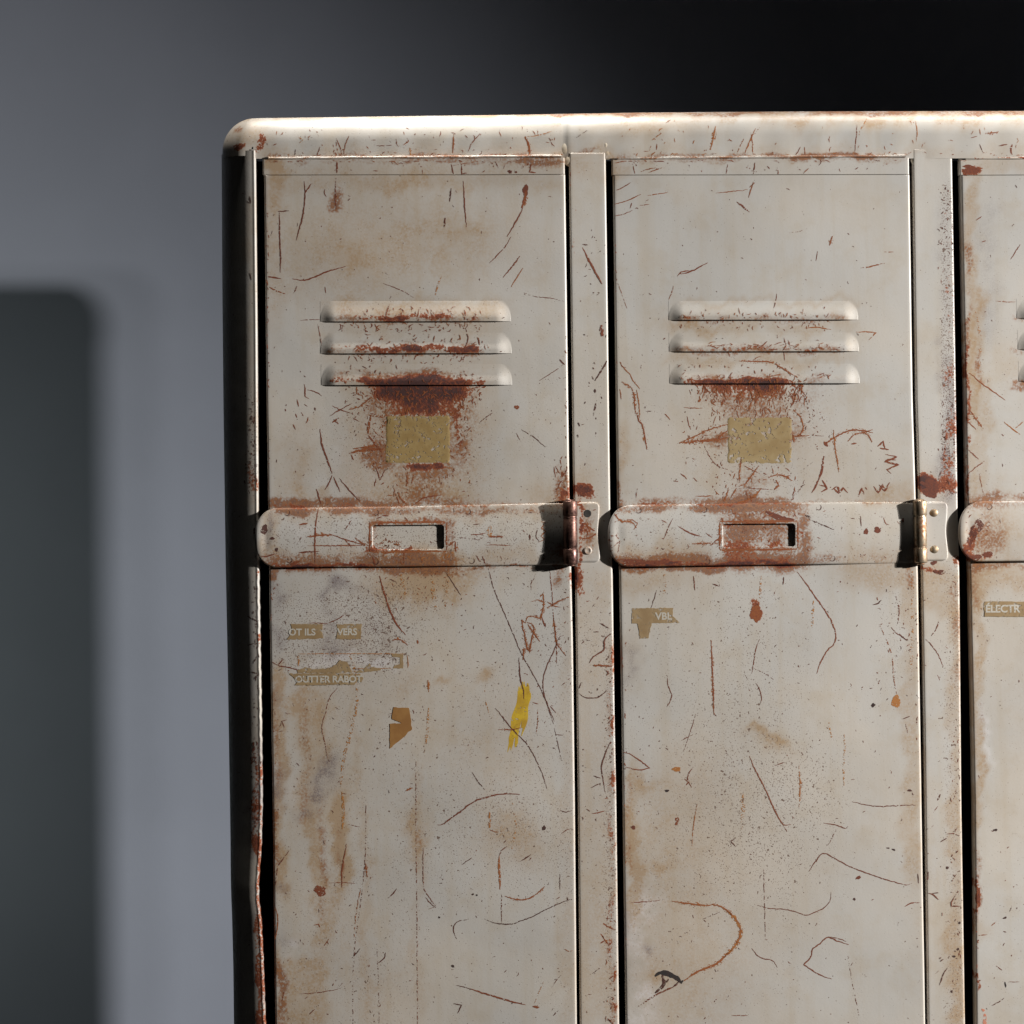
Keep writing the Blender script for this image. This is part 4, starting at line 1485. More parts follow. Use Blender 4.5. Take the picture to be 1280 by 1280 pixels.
def metal_mat(name, c1, c2, metallic, rough, thr=(.4, .6)):
    m, nt, out = newmat(name); g = G(nt)
    bs = nt.nodes.new('ShaderNodeBsdfPrincipled'); g.lk(bs.outputs[0], out.inputs[0])
    n1 = g.noise(330, 4, .65); n2 = g.noise(120, 3, .6, sc=(1, 1, .35))
    f = g.rng(g.m('ADD', g.m('MULTIPLY', n1, .5), g.m('MULTIPLY', n2, .5)), *thr)
    g.lk(g.mix(f, c1, c2), bs.inputs['Base Color'])
    g.lk(g.m('ADD', rough, g.m('MULTIPLY', f, .25)), bs.inputs['Roughness'])
    bs.inputs['Metallic'].default_value = metallic
    bp = N(nt, 'ShaderNodeBump', Strength=.4, Distance=.0004)
    g.lk(n1, bp.inputs['Height']); g.lk(bp.outputs[0], bs.inputs['Normal'])
    return m

M_PAINT = paint_mat('aged grey paint')
M_SCR = scratch_mat()
M_YEL = film_mat('yellow crayon mark', (.52, .35, .014), (.36, .21, .012), .34, .47, 330, .9)
M_COR = film_mat('coral paint smear', (.55, .16, .08), (.50, .22, .14), .40, .50, 300, .8)
M_CARD = film_mat('faded yellow card', (.30, .21, .085), (.235, .15, .05), .385, .46, 420, .95, .6)
M_TAPE = film_mat('brown tape residue', (.30, .205, .10), (.235, .15, .066), .35, .46, 330, .86)
M_LET = film_mat('pale embossed lettering', (.48, .45, .39), (.43, .40, .34), .34, .46, 420, .85)
M_ORTAPE = film_mat('orange brown tape scrap', (.245, .118, .028), (.20, .088, .018), .22, .30, 330, 1.0)
M_DARK = metal_mat('shade-dark rusty underside', (.03, .012, .009), (.06, .024, .015), 0, .8)  # rust colour taken darker to stand for the shade in the open slit
M_INNER, nt, out = newmat('shade-dark cabinet interior')  # near-black colour stands for the shade seen in the gaps
bs = N(nt, 'ShaderNodeBsdfPrincipled', Roughness=.9); nt.links.new(bs.outputs[0], out.inputs[0])
gi = G(nt); gi.lk(gi.mix(gi.rng(gi.noise(20, 3), .4, .6), (.018, .015, .013), (.03, .024, .02)), bs.inputs['Base Color'])
M_HINGE_R = metal_mat('maroon rusted steel', (.06, .028, .024), (.12, .062, .045), .75, .30)
M_HINGE_B = metal_mat('dull brass', (.36, .29, .205), (.17, .085, .045), .8, .36, (.44, .62))
M_SCREW = metal_mat('dull zinc screw', (.36, .30, .22), (.22, .15, .09), .7, .35)
PM = [M_PAINT, M_SCR, M_YEL, M_COR]

# ------------------------------------------------------------------ the cabinet
root = bpy.data.objects.new('locker_cabinet', None); C.objects.link(root)
root.location = ROOT; root.empty_display_size = .1
root['label'] = 'battered pale grey steel locker with rust, scratches and three louvred doors'
root['category'] = 'locker'

carrier = {}
# corner post
pc = Part()
ys = rows(187.5, BASE_PY, 4.0)
ph = np.linspace(90, 0, 26)
X = []; Y = []; D = []
for y in ys:
    E = float(SIL(y)); I = float(CPI(y)); r = max(I - E - 3, 5)
    x = [E] + [E + r * (1 - math.sin(R(p))) for p in ph] + [I - 2.6 * a for a, b in reversed(ARC[1:])] + [I]
    d = [DEPTH] + [POST_D - r * (1 - math.cos(R(p))) - .075 * (I - E - r + r * math.sin(R(p))) for p in ph] + [POST_D - 2.6 * b for a, b in reversed(ARC[1:])] + [-24]
    X.append(x); Y.append([y] * len(x)); D.append(d)
X, Y, D = map(np.array, (X, Y, D))
jit = .5 * np.sin(Y[:, -7:] * .9) * np.sin(Y[:, -7:] * .37) * (Y[:, -7:] > 640)
X[:, -7:] += jit
pc.grid(X, Y, D)
carrier[('corner', 0)] = pc
# divider posts
posts = []
for i, (L, Rr, yt) in enumerate([(P1L, P1R, 190.5), (P2L, P2R, 186.0), (P3L, P3R, 186)]):
    p = Part()
    sheet(p, L, Rr, yt, BASE_PY, 2.6, 16, 24, lambda x, y: POST_D + .25 * np.sin(y * .013 + x * .05), 3.2, mat=0, yr=1.2)
    posts.append(p); carrier[('post', i)] = p
# headers
heads = []
def head_d(k, x): return door_d(k, x, 219.0) - .7
for k, (L, Rr) in enumerate(DOORS):
    p = Part()
    y0, y1 = 197.2, 217.8
    sheet(p, lambda y: L(y) - 1.5, lambda y: Rr(y) - .5, y0, y1, 2.0, 90, 14, lambda x, y, k=k: head_d(k, x), 2.4, (False, True), yr=.5)
    # folded lip along the rail
    xs = np.linspace(float(L(198)) + 6, float(Rr(198)) - 5, 120)
    yc = 197.6 + (0.0 if k else 0) - (xs - xs[0]) * .006
    prof = [(-2.2, -8), (-2.0, -3.0), (-1.3, -1.9), (-.3, -1.4), (.7, -1.9), (1.3, -3.0), (1.5, -8)]
    Xg = np.array([xs for _ in prof]); Yg = np.array([yc + a + .18 * np.sin(xs * .11) for a, b in prof]); Dg = np.array([head_d(k, xs) + 4.2 + b if b > -5 else np.full(len(xs), b) for a, b in prof])
    p.grid(Xg, Yg, Dg)
    heads.append(p); carrier[('head', k)] = p
# top rail
pr = Part()
RC = 42.0
xa = 278.0
pts = []; nr = []
x_left, ytop0 = 274.0, 142.6
for y in np.linspace(194, ytop0 + RC, 5): pts.append((x_left + 0 * y - (0.6 if y > 189 else 0) * 0, y)); nr.append((1, 0))
for a in np.linspace(180, 270, 20)[1:]:
    pts.append((x_left + RC + RC * math.cos(R(a)), ytop0 + RC + RC * math.sin(R(a)))); nr.append((-math.cos(R(a)), -math.sin(R(a))))
XR = 1622.0
for x in np.arange(x_left + RC + 3, XR - RC, 3.0): pts.append((x, float(rail_top(x)))); nr.append((0, 1))
for a in np.linspace(270, 360, 20):
    pts.append((XR - RC + RC * math.cos(R(a)), 133 + RC + RC * math.sin(R(a)))); nr.append((-math.cos(R(a)), -math.sin(R(a))))
pts.append((XR, 194)); nr.append((-1, 0))
pts = np.array(pts); nr = np.array(nr)
ss = np.array([0, .25, .8, 1.7, 3, 4.5, 6.5, 9, 12, 15, 18.5, 22, 26, 30, 34, 40])
X = pts[:, 0][:, None] + nr[:, 0][:, None] * ss; Y = pts[:, 1][:, None] + nr[:, 1][:, None] * ss
D = RAIL_D + rnd(ss, RAIL_R) + 0 * X
back = np.full((len(pts), 1), DEPTH)
X = np.hstack([pts[:, :1], X]); Y = np.hstack([pts[:, 1:], Y]); D = np.hstack([back, D])
D[:, 1:] += rail_wave(X[:, 1:], Y[:, 1:])
pr.grid(X, Y, D)
xs = np.arange(x_left + RC, XR - RC + 4, 3.0)
ends = np.array([np.linspace(rail_top(x) + 40, 197.6, 6) for x in xs])
Xl = np.repeat(xs[:, None], 6, 1)
pr.grid(Xl.T, ends.T, RAIL_D + rail_wave(Xl.T, ends.T))
pr.grid(np.array([[x_left + 40, x_left + RC + 3], [x_left + 40, x_left + RC + 3]]), np.array([[186, 186], [197, 197.]]), np.full((2, 2), RAIL_D - .05))
carrier[('rail', 0)] = pr
# doors
doors = []
for k, (L, Rr) in enumerate(DOORS):
    p = Part()
    sheet(p, L, Rr, 218.5, BASE_PY - 60, 2.8, 128, 22, lambda x, y, k=k: door_d(k, x, y), 3.0, yr=.7)
    doors.append(p); carrier[('door', k)] = p
# louvres
louvs = {}
for k in range(3):
    for j, l in enumerate(LOUV[k]):
        p = Part()
        us = np.unique(np.concatenate([np.linspace(0, 1, 26) ** 1.6 * 24, np.linspace(24, l[1] - l[0] - 24, 62), (l[1] - l[0]) - np.linspace(0, 1, 26) ** 1.6 * 24]))
        vs = np.linspace(0, 1, 15)
        X, V = np.meshgrid(l[0] + us, vs); Y = l[2] + (l[3] - l[2]) * V
        D = door_d(k, X, Y) + louv_h(l, X, Y) + .12
        p.grid(X, Y, D)
        # lip and hollow underside
        lip = np.stack([X[-1], X[-1], X[-1]]); h = louv_h(l, X[-1], Y[-1])
        ly = np.stack([Y[-1], Y[-1] + .5, Y[-1] + .2]); ld = np.stack([D[-1], D[-1] - .5, D[-1] - np.minimum(1.6, h + .1)])
        p.grid(lip, ly, ld)
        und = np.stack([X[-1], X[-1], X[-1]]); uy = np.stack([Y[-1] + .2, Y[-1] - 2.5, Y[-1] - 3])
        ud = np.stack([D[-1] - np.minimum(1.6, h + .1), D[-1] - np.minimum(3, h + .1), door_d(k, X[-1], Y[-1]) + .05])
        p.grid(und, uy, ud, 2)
        louvs[(k, j)] = p; carrier[('louv', (k, j))] = p
# locking bars
bars = []
for i, B in enumerate(BANDS):
    p = Part()
    sl = B['slot']
    xo = np.array([.15, .5, 1.1, 1.9, 3, 4.5, 6.5, 9, 12, 15.5, 19.5, 24, 28])
    xs = np.concatenate([B['x'] + xo, np.arange(B['x'] + 31, B['xr'] - 3, 3.0), [B['xr'] - 3, B['xr'] - 1.2, B['xr'] - .3, B['xr']]])
    xs = np.array(sorted(set([x for x in xs if min(abs(x - sl[0]), abs(x - sl[2])) > 1.2] + [sl[0], sl[2]])))
    offs = np.array([0, .25, .7, 1.4, 2.3, 3.4])
    mid = np.array(sorted(set([y for y in np.linspace(0, 1, 24)[1:-1]])))
    X = []; Y = []
    a0, b0 = B['top'](sl[0]), B['bot'](sl[0])
    ref = np.concatenate([a0 + offs, np.linspace(a0 + 5.5, sl[1], 7), np.linspace(sl[1], sl[3], 11)[1:], np.linspace(sl[3], b0 - 5.5, 7)[1:], b0 - offs[::-1]])
    tt = (ref - a0) / (b0 - a0)
    for x in xs:
        a, b = band_lim(B, x)
        X.append(np.full(len(tt), x)); Y.append(a + (b - a) * tt)
    X = np.array(X).T; Y = np.array(Y).T
    r0 = int(np.argmin(abs(ref - sl[1]))); r1 = int(np.argmin(abs(ref - sl[3])))
    c0 = int(np.argmin(abs(xs - sl[0]))); c1 = int(np.argmin(abs(xs - sl[2])))
    for q in range(c0, c1 + 1):      # keep the slot's long edges straight
        Y[r0, q] = sl[1] - (xs[q] - sl[0]) * .008; Y[r1, q] = sl[3] - (xs[q] - sl[0]) * .008
    D = band_d(B, X, Y)
    skip = np.zeros((X.shape[0] - 1, X.shape[1] - 1), bool); skip[r0:r1, c0:c1] = True
    ring = lambda M: np.concatenate([M[r0, c0:c1 + 1], M[r0 + 1:r1 + 1, c1], M[r1, c0:c1][::-1], M[r0 + 1:r1, c0][::-1], M[r0, c0:c0 + 1]])
    p.grid(X, Y, D, skip=skip)
    # plate inside the bar, seen through the slot
    gx, gy = np.meshgrid(np.linspace(sl[0] - 4, sl[2] + 4, 40), np.linspace(sl[1] - 4, sl[3] + 4, 18))
    p.grid(gx, gy, np.full(gx.shape, SLOT_D)); carrier[('slot', i)] = p
    # slot: rolled edge and walls, with rounded corners
    rx, ry, rd = ring(X), ring(Y), ring(D)
    cx, cy = (sl[0] + sl[2]) / 2, (sl[1] + sl[3]) / 2
    inx = rx - np.sign(rx - cx) * .8; iny = ry - np.sign(ry - cy) * .8
    p.grid(np.stack([rx, (rx + inx) / 2, inx, inx]), np.stack([ry, (ry + iny) / 2, iny, iny]), np.stack([rd, rd - .25, rd - .9, np.full(len(rx), -5.0)]))
    for sx, sy in ((0, 0), (1, 0), (1, 1), (0, 1)):
        qx = (sl[0], sl[2])[sx]; qy = (sl[1], sl[3])[sy] - (qx - sl[0]) * .008
        ix = 1 if sx == 0 else -1; iy = 1 if sy == 0 else -1
        t = np.linspace(0, math.pi / 2, 6); rr = 5.0
        ax = qx + ix * rr - ix * rr * np.sin(t); ay = qy + iy * rr - iy * rr * np.cos(t)
        dd = float(band_d(B, np.float64(qx), np.float64(qy))) - .05
        p.add(np.concatenate([[qx], ax]), np.concatenate([[qy], ay]), dd, [(0, q + 1, q + 2) for q in range(5)], smooth=False)
        p.grid(np.stack([ax, ax]), np.stack([ay, ay]), np.stack([np.full(6, dd), np.full(6, dd - 8)]))
    # returned edge down to the door
    ox = np.concatenate([X[0, ::-1], X[1:, 0], X[-1, 1:]]); oy = np.concatenate([Y[0, ::-1], Y[1:, 0], Y[-1, 1:]]); od = np.concatenate([D[0, ::-1], D[1:, 0], D[-1, 1:]])
    low = np.where(ox > B['x'] + 22, -3.0, 0.6)
    low = np.minimum(low, od - .6)
    p.grid(np.stack([ox, ox]), np.stack([oy, oy]), np.stack([od, low]))
    bars.append(p); carrier[('band', i)] = p

leaf_parts = []
for k, (hx, y0, y1, xr) in enumerate([(712.8, 626.0, 705.5, 750.2), (1149.5, 625.6, 703.5, 1185.5), (1580, 623, 701, 1616)]):
    p = Part()
    ysl = np.linspace(y0 + 1.2, y1 - 2, 44)
    t = (ysl - ysl[0]) / (ysl[-1] - ysl[0])
    e = np.minimum(ysl - ysl[0], ysl[-1] - ysl)
    corner = 7 * (1 - np.sqrt(np.clip(1 - (1 - np.clip(e / 7, 0, 1)) ** 2, 0, 1)))
    scoop = 2.2 * np.exp(-((t - .5) / .24) ** 2)
    xe = xr - corner - scoop - (1 - t) * 1.0
    fr = np.concatenate([np.linspace(0, .9, 12), [.94, .97, .99, 1.0, 1.0]])
    x0l = hx + 4
    X = x0l + (xe - x0l)[:, None] * fr[None]; Y = np.repeat(ysl[:, None], len(fr), 1)
    Dl = np.full(X.shape, -.6)
    Dl[:, -4] -= .06; Dl[:, -3] -= .35; Dl[:, -2] -= 1.0; Dl[:, -1] = -3.2
    ed = np.minimum(Y - ysl[0], ysl[-1] - Y); Dl += rnd(ed, 1.2) * (np.arange(len(fr)) < len(fr) - 1)
    Dl[0, :] = -3.2; Dl[-1, :] = -3.2
    p.grid(X, Y, Dl)
    leaf_parts.append(p); carrier[('leaf', k)] = p
add_strokes(carrier)

# ---- link them
obj_corner = pc.build('corner_post', PM, root, 'rounded corner post with its rusty dented inner edge')
obj_rail = pr.build('top_rail', PM, root)
po = [p.build('divider_post', PM, root) for p in posts[:2]]
posts[2].build('end_post', PM, root)
for p in heads: p.build('header_strip', PM, root)
dlab = ['door with heavy rust under its louvres and a yellow crayon mark', 'door with a rusty hook-shaped scratch low down', 'door cut by the picture edge with one brown tape label']
do = [p.build('door', PM, root, dlab[k]) for k, p in enumerate(doors)]
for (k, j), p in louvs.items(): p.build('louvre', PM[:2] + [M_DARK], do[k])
blab = ['locking bar with a maroon rusted hinge', 'locking bar with a brassy hinge and rust round its slot', 'locking bar with a rusty rounded end']
bo = [p.build('locking_bar', PM, root, blab[i]) for i, p in enumerate(bars)]

# ---- carcass behind the doors
p = Part(); p.box(286, 1618, 188, BASE_PY, -100, -104, 0); p.build('gap_backing', [M_INNER], root)  # dark sheet added behind the doors to keep the gaps black
p = Part(); p.box(279, 1620, 190, BASE_PY, DEPTH + 4, DEPTH, 0); p.build('back_panel', PM, root)
p = Part(); p.box(1617, 1621.5, 182, BASE_PY, -20, DEPTH + 6, 0); p.build('side_panel', PM, root)
for k, x in enumerate((717, 1147)):
    p = Part(); p.box(x + 10, x + 30, 192, BASE_PY, -26, -99, 0); p.build('partition', [M_INNER], root)
p = Part(); p.box(290, 1612, BASE_PY - 52, BASE_PY, -8, DEPTH + 8, 0); p.build('plinth', PM, root)

# ---- hinges
def tube(part, x0, y0, x1, y1, d, r, mat=0, seg=28, cap=True):
    a = np.linspace(0, 2 * math.pi, seg + 1)
    Xg, Yg, Dg = [], [], []
    prof = [(0, r * .0), (0, r * .82), (.5, r * .95), (1.3, r)] if cap else [(0, r)]
    L = y1 - y0
    st = [(o, q) for o, q in prof] + [(L - o, q) for o, q in reversed(prof)]
    for o, q in st:
        f = o / L
        Xg.append(x0 + (x1 - x0) * f + q * np.cos(a)); Yg.append(np.full(len(a), y0 + o)); Dg.append(d + q * np.sin(a))
    part.grid(np.array(Xg), np.array(Yg), np.array(Dg), mat)
HINGES = [(712.8, 626.0, 705.5, 750.2, M_HINGE_R, 0), (1149.5, 625.6, 703.5, 1185.5, M_HINGE_B, 1), (1580, 623, 701, 1616, M_HINGE_B, 2)]
for hx, y0, y1, xr, hm, k in HINGES:
    par = bo[k]
    n1, n2 = y0 + (y1 - y0) * .25, y0 + (y1 - y0) * .745
    rr = (9.2, 8.6, 8.6)[k]; hd = (7.6, 5.6, 5.6)[k]
    for q, (a, b, rad) in enumerate([(y0, n1 - .4, rr), (n1 + .4, n2 - .4, rr - .35), (n2 + .4, y1, rr)]):
        p = Part(); tube(p, hx - .5 + .0115 * (a - y0), a, hx - .5 + .0115 * (b - y0), b, hd, rad)
        if q == 1: tube(p, hx - .3, y0 + 3, hx + .3, y1 - 3, hd, rr - 1.1)
        if q == 0: tube(p, hx - .5, y0 - 1.8, hx - .5, y0 + .5, hd, rr * .62)
        if q == 2: tube(p, hx + .4, y1 - .5, hx + .4, y1 + 2.2, hd, rr * .62)
        p.build('hinge_knuckle', [hm], par)
    leaf_parts[k].build('hinge_leaf', PM, par)
    # marks on the rusty leaf ride in its mask; screws and one empty hole
    sx = hx + (21.5 if k == 0 else 18)
    for q, yy in enumerate([y0 + (y1 - y0) * .20, y0 + (y1 - y0) * .785]):
        p = Part()
        a = np.linspace(0, 2 * math.pi, 25)
        sxx = sx + (0 if q == 0 else .6)
        if k == 0 and q == 0:
            prof = [(0, -.45), (3.6, -.45), (4.3, -.3), (4.9, -.55)]
            mt = [M_INNER]  # flat dark disc, its colour stands for the shade in the hole
        else:
            prof = [(0, 1.3), (1.8, 1.1), (3.4, .5), (4.4, -.1), (5.2, -.7)] if k else [(0, .2), (2.6, .2), (3.8, .9), (4.6, .4), (5.2, -.7)]
            mt = [M_SCREW if k else M_PAINT]
        p.grid(np.array([sxx + q_ * np.cos(a) for q_, _ in prof]), np.array([yy + q_ * np.sin(a) for q_, _ in prof]), np.array([np.full(25, dd) for _, dd in prof]))
        p.build('screw', mt, par)

# ---- weld blobs where posts meet the rail
def lump(cx, cy, rx, ry, h, seed, parent):
    g = np.random.default_rng(seed); p = Part()
    a = np.linspace(0, 2 * math.pi, 25); rs = np.linspace(0, 1, 8)
    A, Q = np.meshgrid(a, rs)
    w = 1 + .10 * np.sin(A * 2 + seed) + .06 * np.sin(A * 3 + 2 * seed)
    X = cx + rx * Q * w * np.cos(A); Y = cy + ry * Q * w * np.sin(A)
    D = -5.2 + (h * .18 + 1.75) * (1 - Q ** 2) ** .8 - .4 * np.exp(-((X - cx - 1) / 2.2) ** 2 - ((Y - cy + 1) / 2.6) ** 2) * (seed % 2)
    p.grid(X[::-1], Y[::-1], D[::-1]); p.build('weld_bead', [M_WELD], parent)
M_WELD = paint_mat('lumpy weld under paint', (.47, .43, .36))
lump(709.5, 186, 8, 9, -3.2, 1, po[0]); lump(714, 200, 8, 9, 1.8, 2, po[0]); lump(761, 191, 8, 8, 2.2, 3, po[0]); lump(757.5, 181, 4, 6, 1.5, 4, po[0])
lump(1139, 185, 10, 8, 2.0, 5, po[1]); lump(1146, 199, 7, 9, 1.7, 6, po[1])
M_DROP = metal_mat('dark pit', (.05, .03, .02), (.08, .05, .03), 0, .7)

# ---- paper and tape left on the doors
def patch(name, poly, k, lift, mats, parent, text=(), outline=None, n=1):
    p = Part()
    if name == 'name_card':
        P = np.array(poly, float); g = np.random.default_rng(int(P[0, 0]))
        X, Y = np.meshgrid(np.linspace(P[:, 0].min(), P[:, 0].max(), 42), np.linspace(P[:, 1].min(), P[:, 1].max(), 30))
        cut = lambda n: np.abs(np.convolve(g.normal(0, 1.1, n + 4), [.2, .5, 1, .5, .2], 'valid')) * .55
        X[:, 0] += cut(30); X[:, -1] -= cut(30); Y[0] += cut(42); Y[-1] -= cut(42)
        for i, j, sx, sy in ((0, 0, 1, 1), (0, -1, -1, 1), (-1, 0, 1, -1), (-1, -1, -1, -1)): X[i, j] += 1.6 * sx; Y[i, j] += 1.6 * sy
        D = door_d(k, X, Y) + lift
        D[[0, -1], :] -= lift * .7; D[:, [0, -1]] -= lift * .7
        p.grid(X, Y, D)
        return p.build(name, mats, parent)
    q = []; g = np.random.default_rng(int(poly[0][0] * 7))
    for a, b in zip(poly, list(poly[1:]) + [poly[0]]):
        q.append(a); L = math.dist(a, b)
        for t in np.linspace(0, 1, max(int(L / 2.6), 1) + 1)[1:-1]:
            q.append((a[0] + (b[0] - a[0]) * t + g.normal(0, .32), a[1] + (b[1] - a[1]) * t + g.normal(0, .32)))
    poly = q
    P = np.array(poly, float)
    # fill as fan strips so the sheet keeps a real thickness
    x0, x1, y0, y1 = P[:, 0].min(), P[:, 0].max(), P[:, 1].min(), P[:, 1].max()
    gx, gy = [q.ravel() for q in np.meshgrid(np.linspace(x0, x1, 14), np.linspace(y0, y1, 8))]
    A = np.stack([gx, gy, np.ones_like(gx)], -1); dd = door_d(k, gx, gy)
    co_, *_ = np.linalg.lstsq(A, dd, rcond=None); dev = float((dd - A @ co_).max())
    plane_d = lambda x, y: co_[0] * x + co_[1] * y + co_[2] + dev + lift
    d = plane_d(P[:, 0], P[:, 1])
    m_ = len(P)
    p.add(P[:, 0], P[:, 1], d, [tuple(range(m_))[::-1]], 0, smooth=False)
    p.add(np.concatenate([P[:, 0], P[:, 0]]), np.concatenate([P[:, 1], P[:, 1]]), np.concatenate([d, d - lift * .8 - dev]), [(q, (q + 1) % m_, m_ + (q + 1) % m_, m_ + q) for q in range(m_)], 0, smooth=False)
    for t in text: glyphs(p, plane_d, *t)
    return p.build(name, mats, parent)
def glyphs(p, plane_d, body, x, y, size, gap=1.0):
    cu = bpy.data.curves.new('letters', 'FONT'); cu.body = body; cu.size = size; cu.space_character = gap; cu.resolution_u = 3; cu.offset = .03 * size
    ob = bpy.data.objects.new('letters', cu); C.objects.link(ob)
    dg = bpy.context.evaluated_depsgraph_get(); dg.update()
    me = ob.evaluated_get(dg).to_mesh()
    v = np.array([(q.co.x, q.co.y) for q in me.vertices]); f = [tuple(q.vertices) for q in me.polygons]
    ob.evaluated_get(dg).to_mesh_clear(); bpy.data.objects.remove(ob); bpy.data.curves.remove(cu)
    vx = x + v[:, 0]; vy = y - v[:, 1] - v[:, 0] * .004
    p.add(vx, vy, plane_d(vx, vy) + .07, f, 1, smooth=False)
def rough_rect(x0, y0, x1, y1, r=4, j=.6, seed=0):
    g = np.random.default_rng(seed); out = []
    for cx, cy, a0 in ((x1 - r, y0 + r, -90), (x1 - r, y1 - r, 0), (x0 + r, y1 - r, 90), (x0 + r, y0 + r, 180)):
        for a in np.linspace(a0, a0 + 90, 4): out.append((cx + r * math.cos(R(a)), cy + r * math.sin(R(a))))
    q = []
    for a, b in zip(out, out[1:] + out[:1]):
        q.append(a); L = math.dist(a, b)
        for t in np.linspace(0, 1, max(int(L / 5), 1) + 1)[1:-1]:
            q.append((a[0] + (b[0] - a[0]) * t + g.normal(0, j), a[1] + (b[1] - a[1]) * t + g.normal(0, j)))
    return q
LM = [M_TAPE, M_LET]
M_CARD2 = film_mat('chipped yellow card', (.31, .23, .115), (.24, .16, .066), .41, .455, 230, .97, .6)
patch('name_card', rough_rect(482.5, 520, 562.5, 578, 3, .4, 1), 0, .3, [M_CARD], do[0])
patch('name_card', rough_rect(910.5, 522.5, 989.5, 578.5, 4, .5, 2), 1, .3, [M_CARD2], do[1])
T0 = [[(363,780),(403,780),(402,790),(404,798),(380,799.5),(358,799.5),(365,790)], [(420.5,780.5),(452,780),(451,799),(420,799),(422,790)]]
patch('tape_label', T0[0], 0, .22, LM, do[0], [('OT ILS', 360.5, 794.2, 11.6, 1.0)])
patch('tape_label', T0[1], 0, .22, LM, do[0], [('VERS', 421.5, 793.8, 11.6, .98)])
patch('tape_label', [(371,838),(382,834),(392,837),(408,836),(420,831),(425,825),(434,828),(438,836),(440,841),(372,841.5)], 0, .2, [M_TAPE, M_LET], do[0])
patch('tape_label', [(444,840),(455,836),(462,829),(464,834),(476,835.5),(476,838),(446,841.5)], 0, .2, [M_TAPE, M_LET], do[0])
patch('tape_label', [(489,817.5),(504,817.5),(504,835.5),(491,835.5),(493,832),(500,830),(500,822),(490,820.5)], 0, .2, [M_TAPE, M_LET], do[0])
patch('tape_label', [(361,842.2),(441,841.9),(446,844),(449,842),(454,848),(452,853),(447,850),(443,856),(368,857),(372,852)], 0, .22, LM, do[0], [('OUTTER RABOT', 368.5, 853.2, 11.6, .97)])
patch('tape_scrap', [(492,884),(511,885),(513,895),(515,912),(503,923),(487,936),(487,905),(502,904),(490,899)], 0, .25, [M_ORTAPE], do[0])
patch('tape_label', [(790.5,760.5),(842,760),(841,770),(850,778.5),(815,779),(813,786),(811,798),(800,798.5),(799,788),(797,779.5),(790,779.5)], 1, .22, LM, do[1], [('VBL', 819.5, 774.5, 12.4, 1.0)])
patch('tape_label', rough_rect(1231.5, 752, 1330, 771, 1, .2, 5), 2, .22, LM, do[2], [('ÉLECTR', 1232.5, 765.5, 13, .96)])

# ------------------------------------------------------------------ the wall and the floor
def simple_plane(name, corners, mat):
    me = bpy.data.meshes.new(name); me.from_pydata(corners, [], [(0, 1, 2, 3)]); me.materials.append(mat)
    o = bpy.data.objects.new(name, me); C.objects.link(o); o['kind'] = 'structure'
    return o
def plaster(name, base, k=.5):
    m, nt, out = newmat(name); g = G(nt)
    bs = nt.nodes.new('ShaderNodeBsdfPrincipled'); g.lk(bs.outputs[0], out.inputs[0])
    n = g.noise(3.0, 4, .55)
    g.lk(g.mix(g.rng(n, .3, .7), tuple(v * .96 for v in base), tuple(v * 1.04 for v in base)), bs.inputs['Base Color'])
    bs.inputs['Roughness'].default_value = .85
    bs.inputs['Specular IOR Level'].default_value = .2
    bp = N(nt, 'ShaderNodeBump', Strength=.12, Distance=.0008); g.lk(g.noise(260, 4, .6), bp.inputs['Height']); g.lk(bp.outputs[0], bs.inputs['Normal'])
    return m
WALL_Y = 1.315
M_WALL = plaster('grey blue wall paint', (.455, .49, .58))
M_FLOOR = plaster('dark floor', (.02, .02, .02))
simple_plane('wall', [(-6, WALL_Y, BASE_Z), (6, WALL_Y, BASE_Z), (6, WALL_Y, 3), (-6, WALL_Y, 3)], M_WALL)
simple_plane('floor', [(-6, -5, BASE_Z), (6, -5, BASE_Z), (6, WALL_Y, BASE_Z), (-6, WALL_Y, BASE_Z)], M_FLOOR)

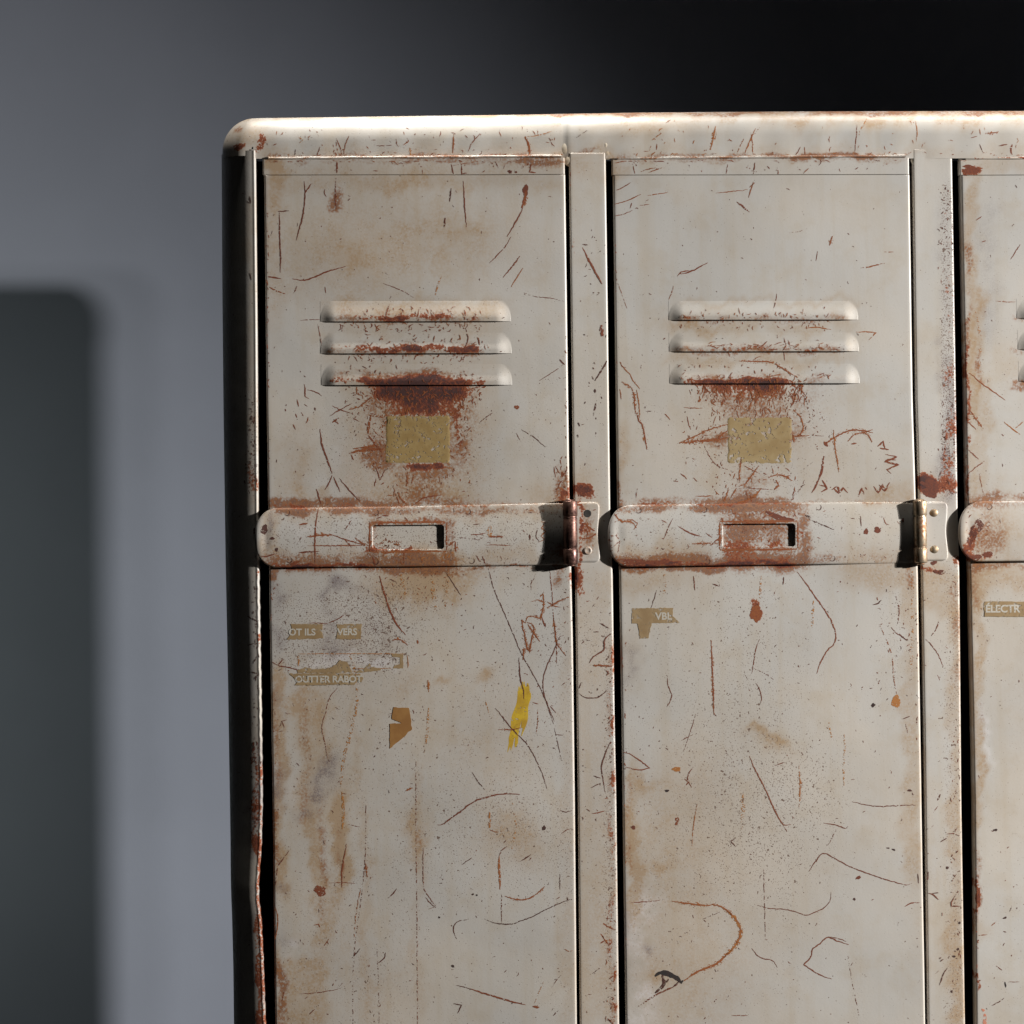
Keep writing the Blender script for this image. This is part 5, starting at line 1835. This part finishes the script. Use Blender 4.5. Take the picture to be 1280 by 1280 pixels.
# ------------------------------------------------------------------ lamps
def lamp(name, kind, loc, target, energy, col, **kw):
    l = bpy.data.lights.new(name, kind); l.energy = energy; l.color = col
    for k, v in kw.items(): setattr(l, k, v)
    o = bpy.data.objects.new(name, l); C.objects.link(o); o.location = loc
    o.rotation_euler = (Vector(target) - Vector(loc)).to_track_quat('-Z', 'Y').to_euler()
    return o
KEY = Vector((2.6, -.95, .458))
az, el = R(104.8), R(-20.6)
aim = KEY + Vector((-math.sin(az) * math.cos(el), math.cos(az) * math.cos(el), math.sin(el)))
lamp('key_lamp', 'SPOT', KEY, aim, 860, (1, .98, .955), spot_size=R(124.5), spot_blend=.83, shadow_soft_size=.022)
lamp('second_key_bulb', 'SPOT', KEY + Vector((0, -.08, -.03)), aim, 105, (1, .98, .955), spot_size=R(124.5), spot_blend=.83, shadow_soft_size=.022)
lamp('overhead_lamp', 'AREA', (-.06, -.015, 1.35), (-.06, -.015, .39), 1.3, (1, .97, .92), shape='RECTANGLE', size=.42, size_y=.10, spread=R(26))
lamp('overhead_fill', 'AREA', (.55, -.015, 1.35), (.55, -.015, .39), .9, (1, .97, .92), shape='RECTANGLE', size=.5, size_y=.10, spread=R(26))  # added fill with no known source, brightens the right part of the rail
lamp('wall_fill', 'SPOT', (-1.95, .15, -.2), (-1.35, 1.315, -.22), 19, (.92, 1, .91), spot_size=R(80), spot_blend=1.0, shadow_soft_size=.2)
w = bpy.data.worlds.new('World'); SCN.world = w; w.use_nodes = True
bg = w.node_tree.nodes['Background']; bg.inputs[0].default_value = (.8, .9, 1, 1); bg.inputs[1].default_value = .0015

# ------------------------------------------------------------------ camera and colour
cam = bpy.data.cameras.new('camera'); co = bpy.data.objects.new('camera', cam); C.objects.link(co)
cam.sensor_width = 36; cam.lens = 36 * CAM_D / (1280 * S); cam.clip_end = 60
th = TH
co.matrix_world = Matrix(((math.cos(th), math.sin(th), 0, 0), (0, 0, -1, -CAM_D), (-math.sin(th), math.cos(th), 0, 0), (0, 0, 0, 1)))
SCN.camera = co
SCN.view_settings.view_transform = 'Standard'
try: SCN.view_settings.look = 'None'
except Exception: pass
SCN.view_settings.exposure = 0; SCN.view_settings.gamma = 1
SCN.view_settings.use_curve_mapping = False
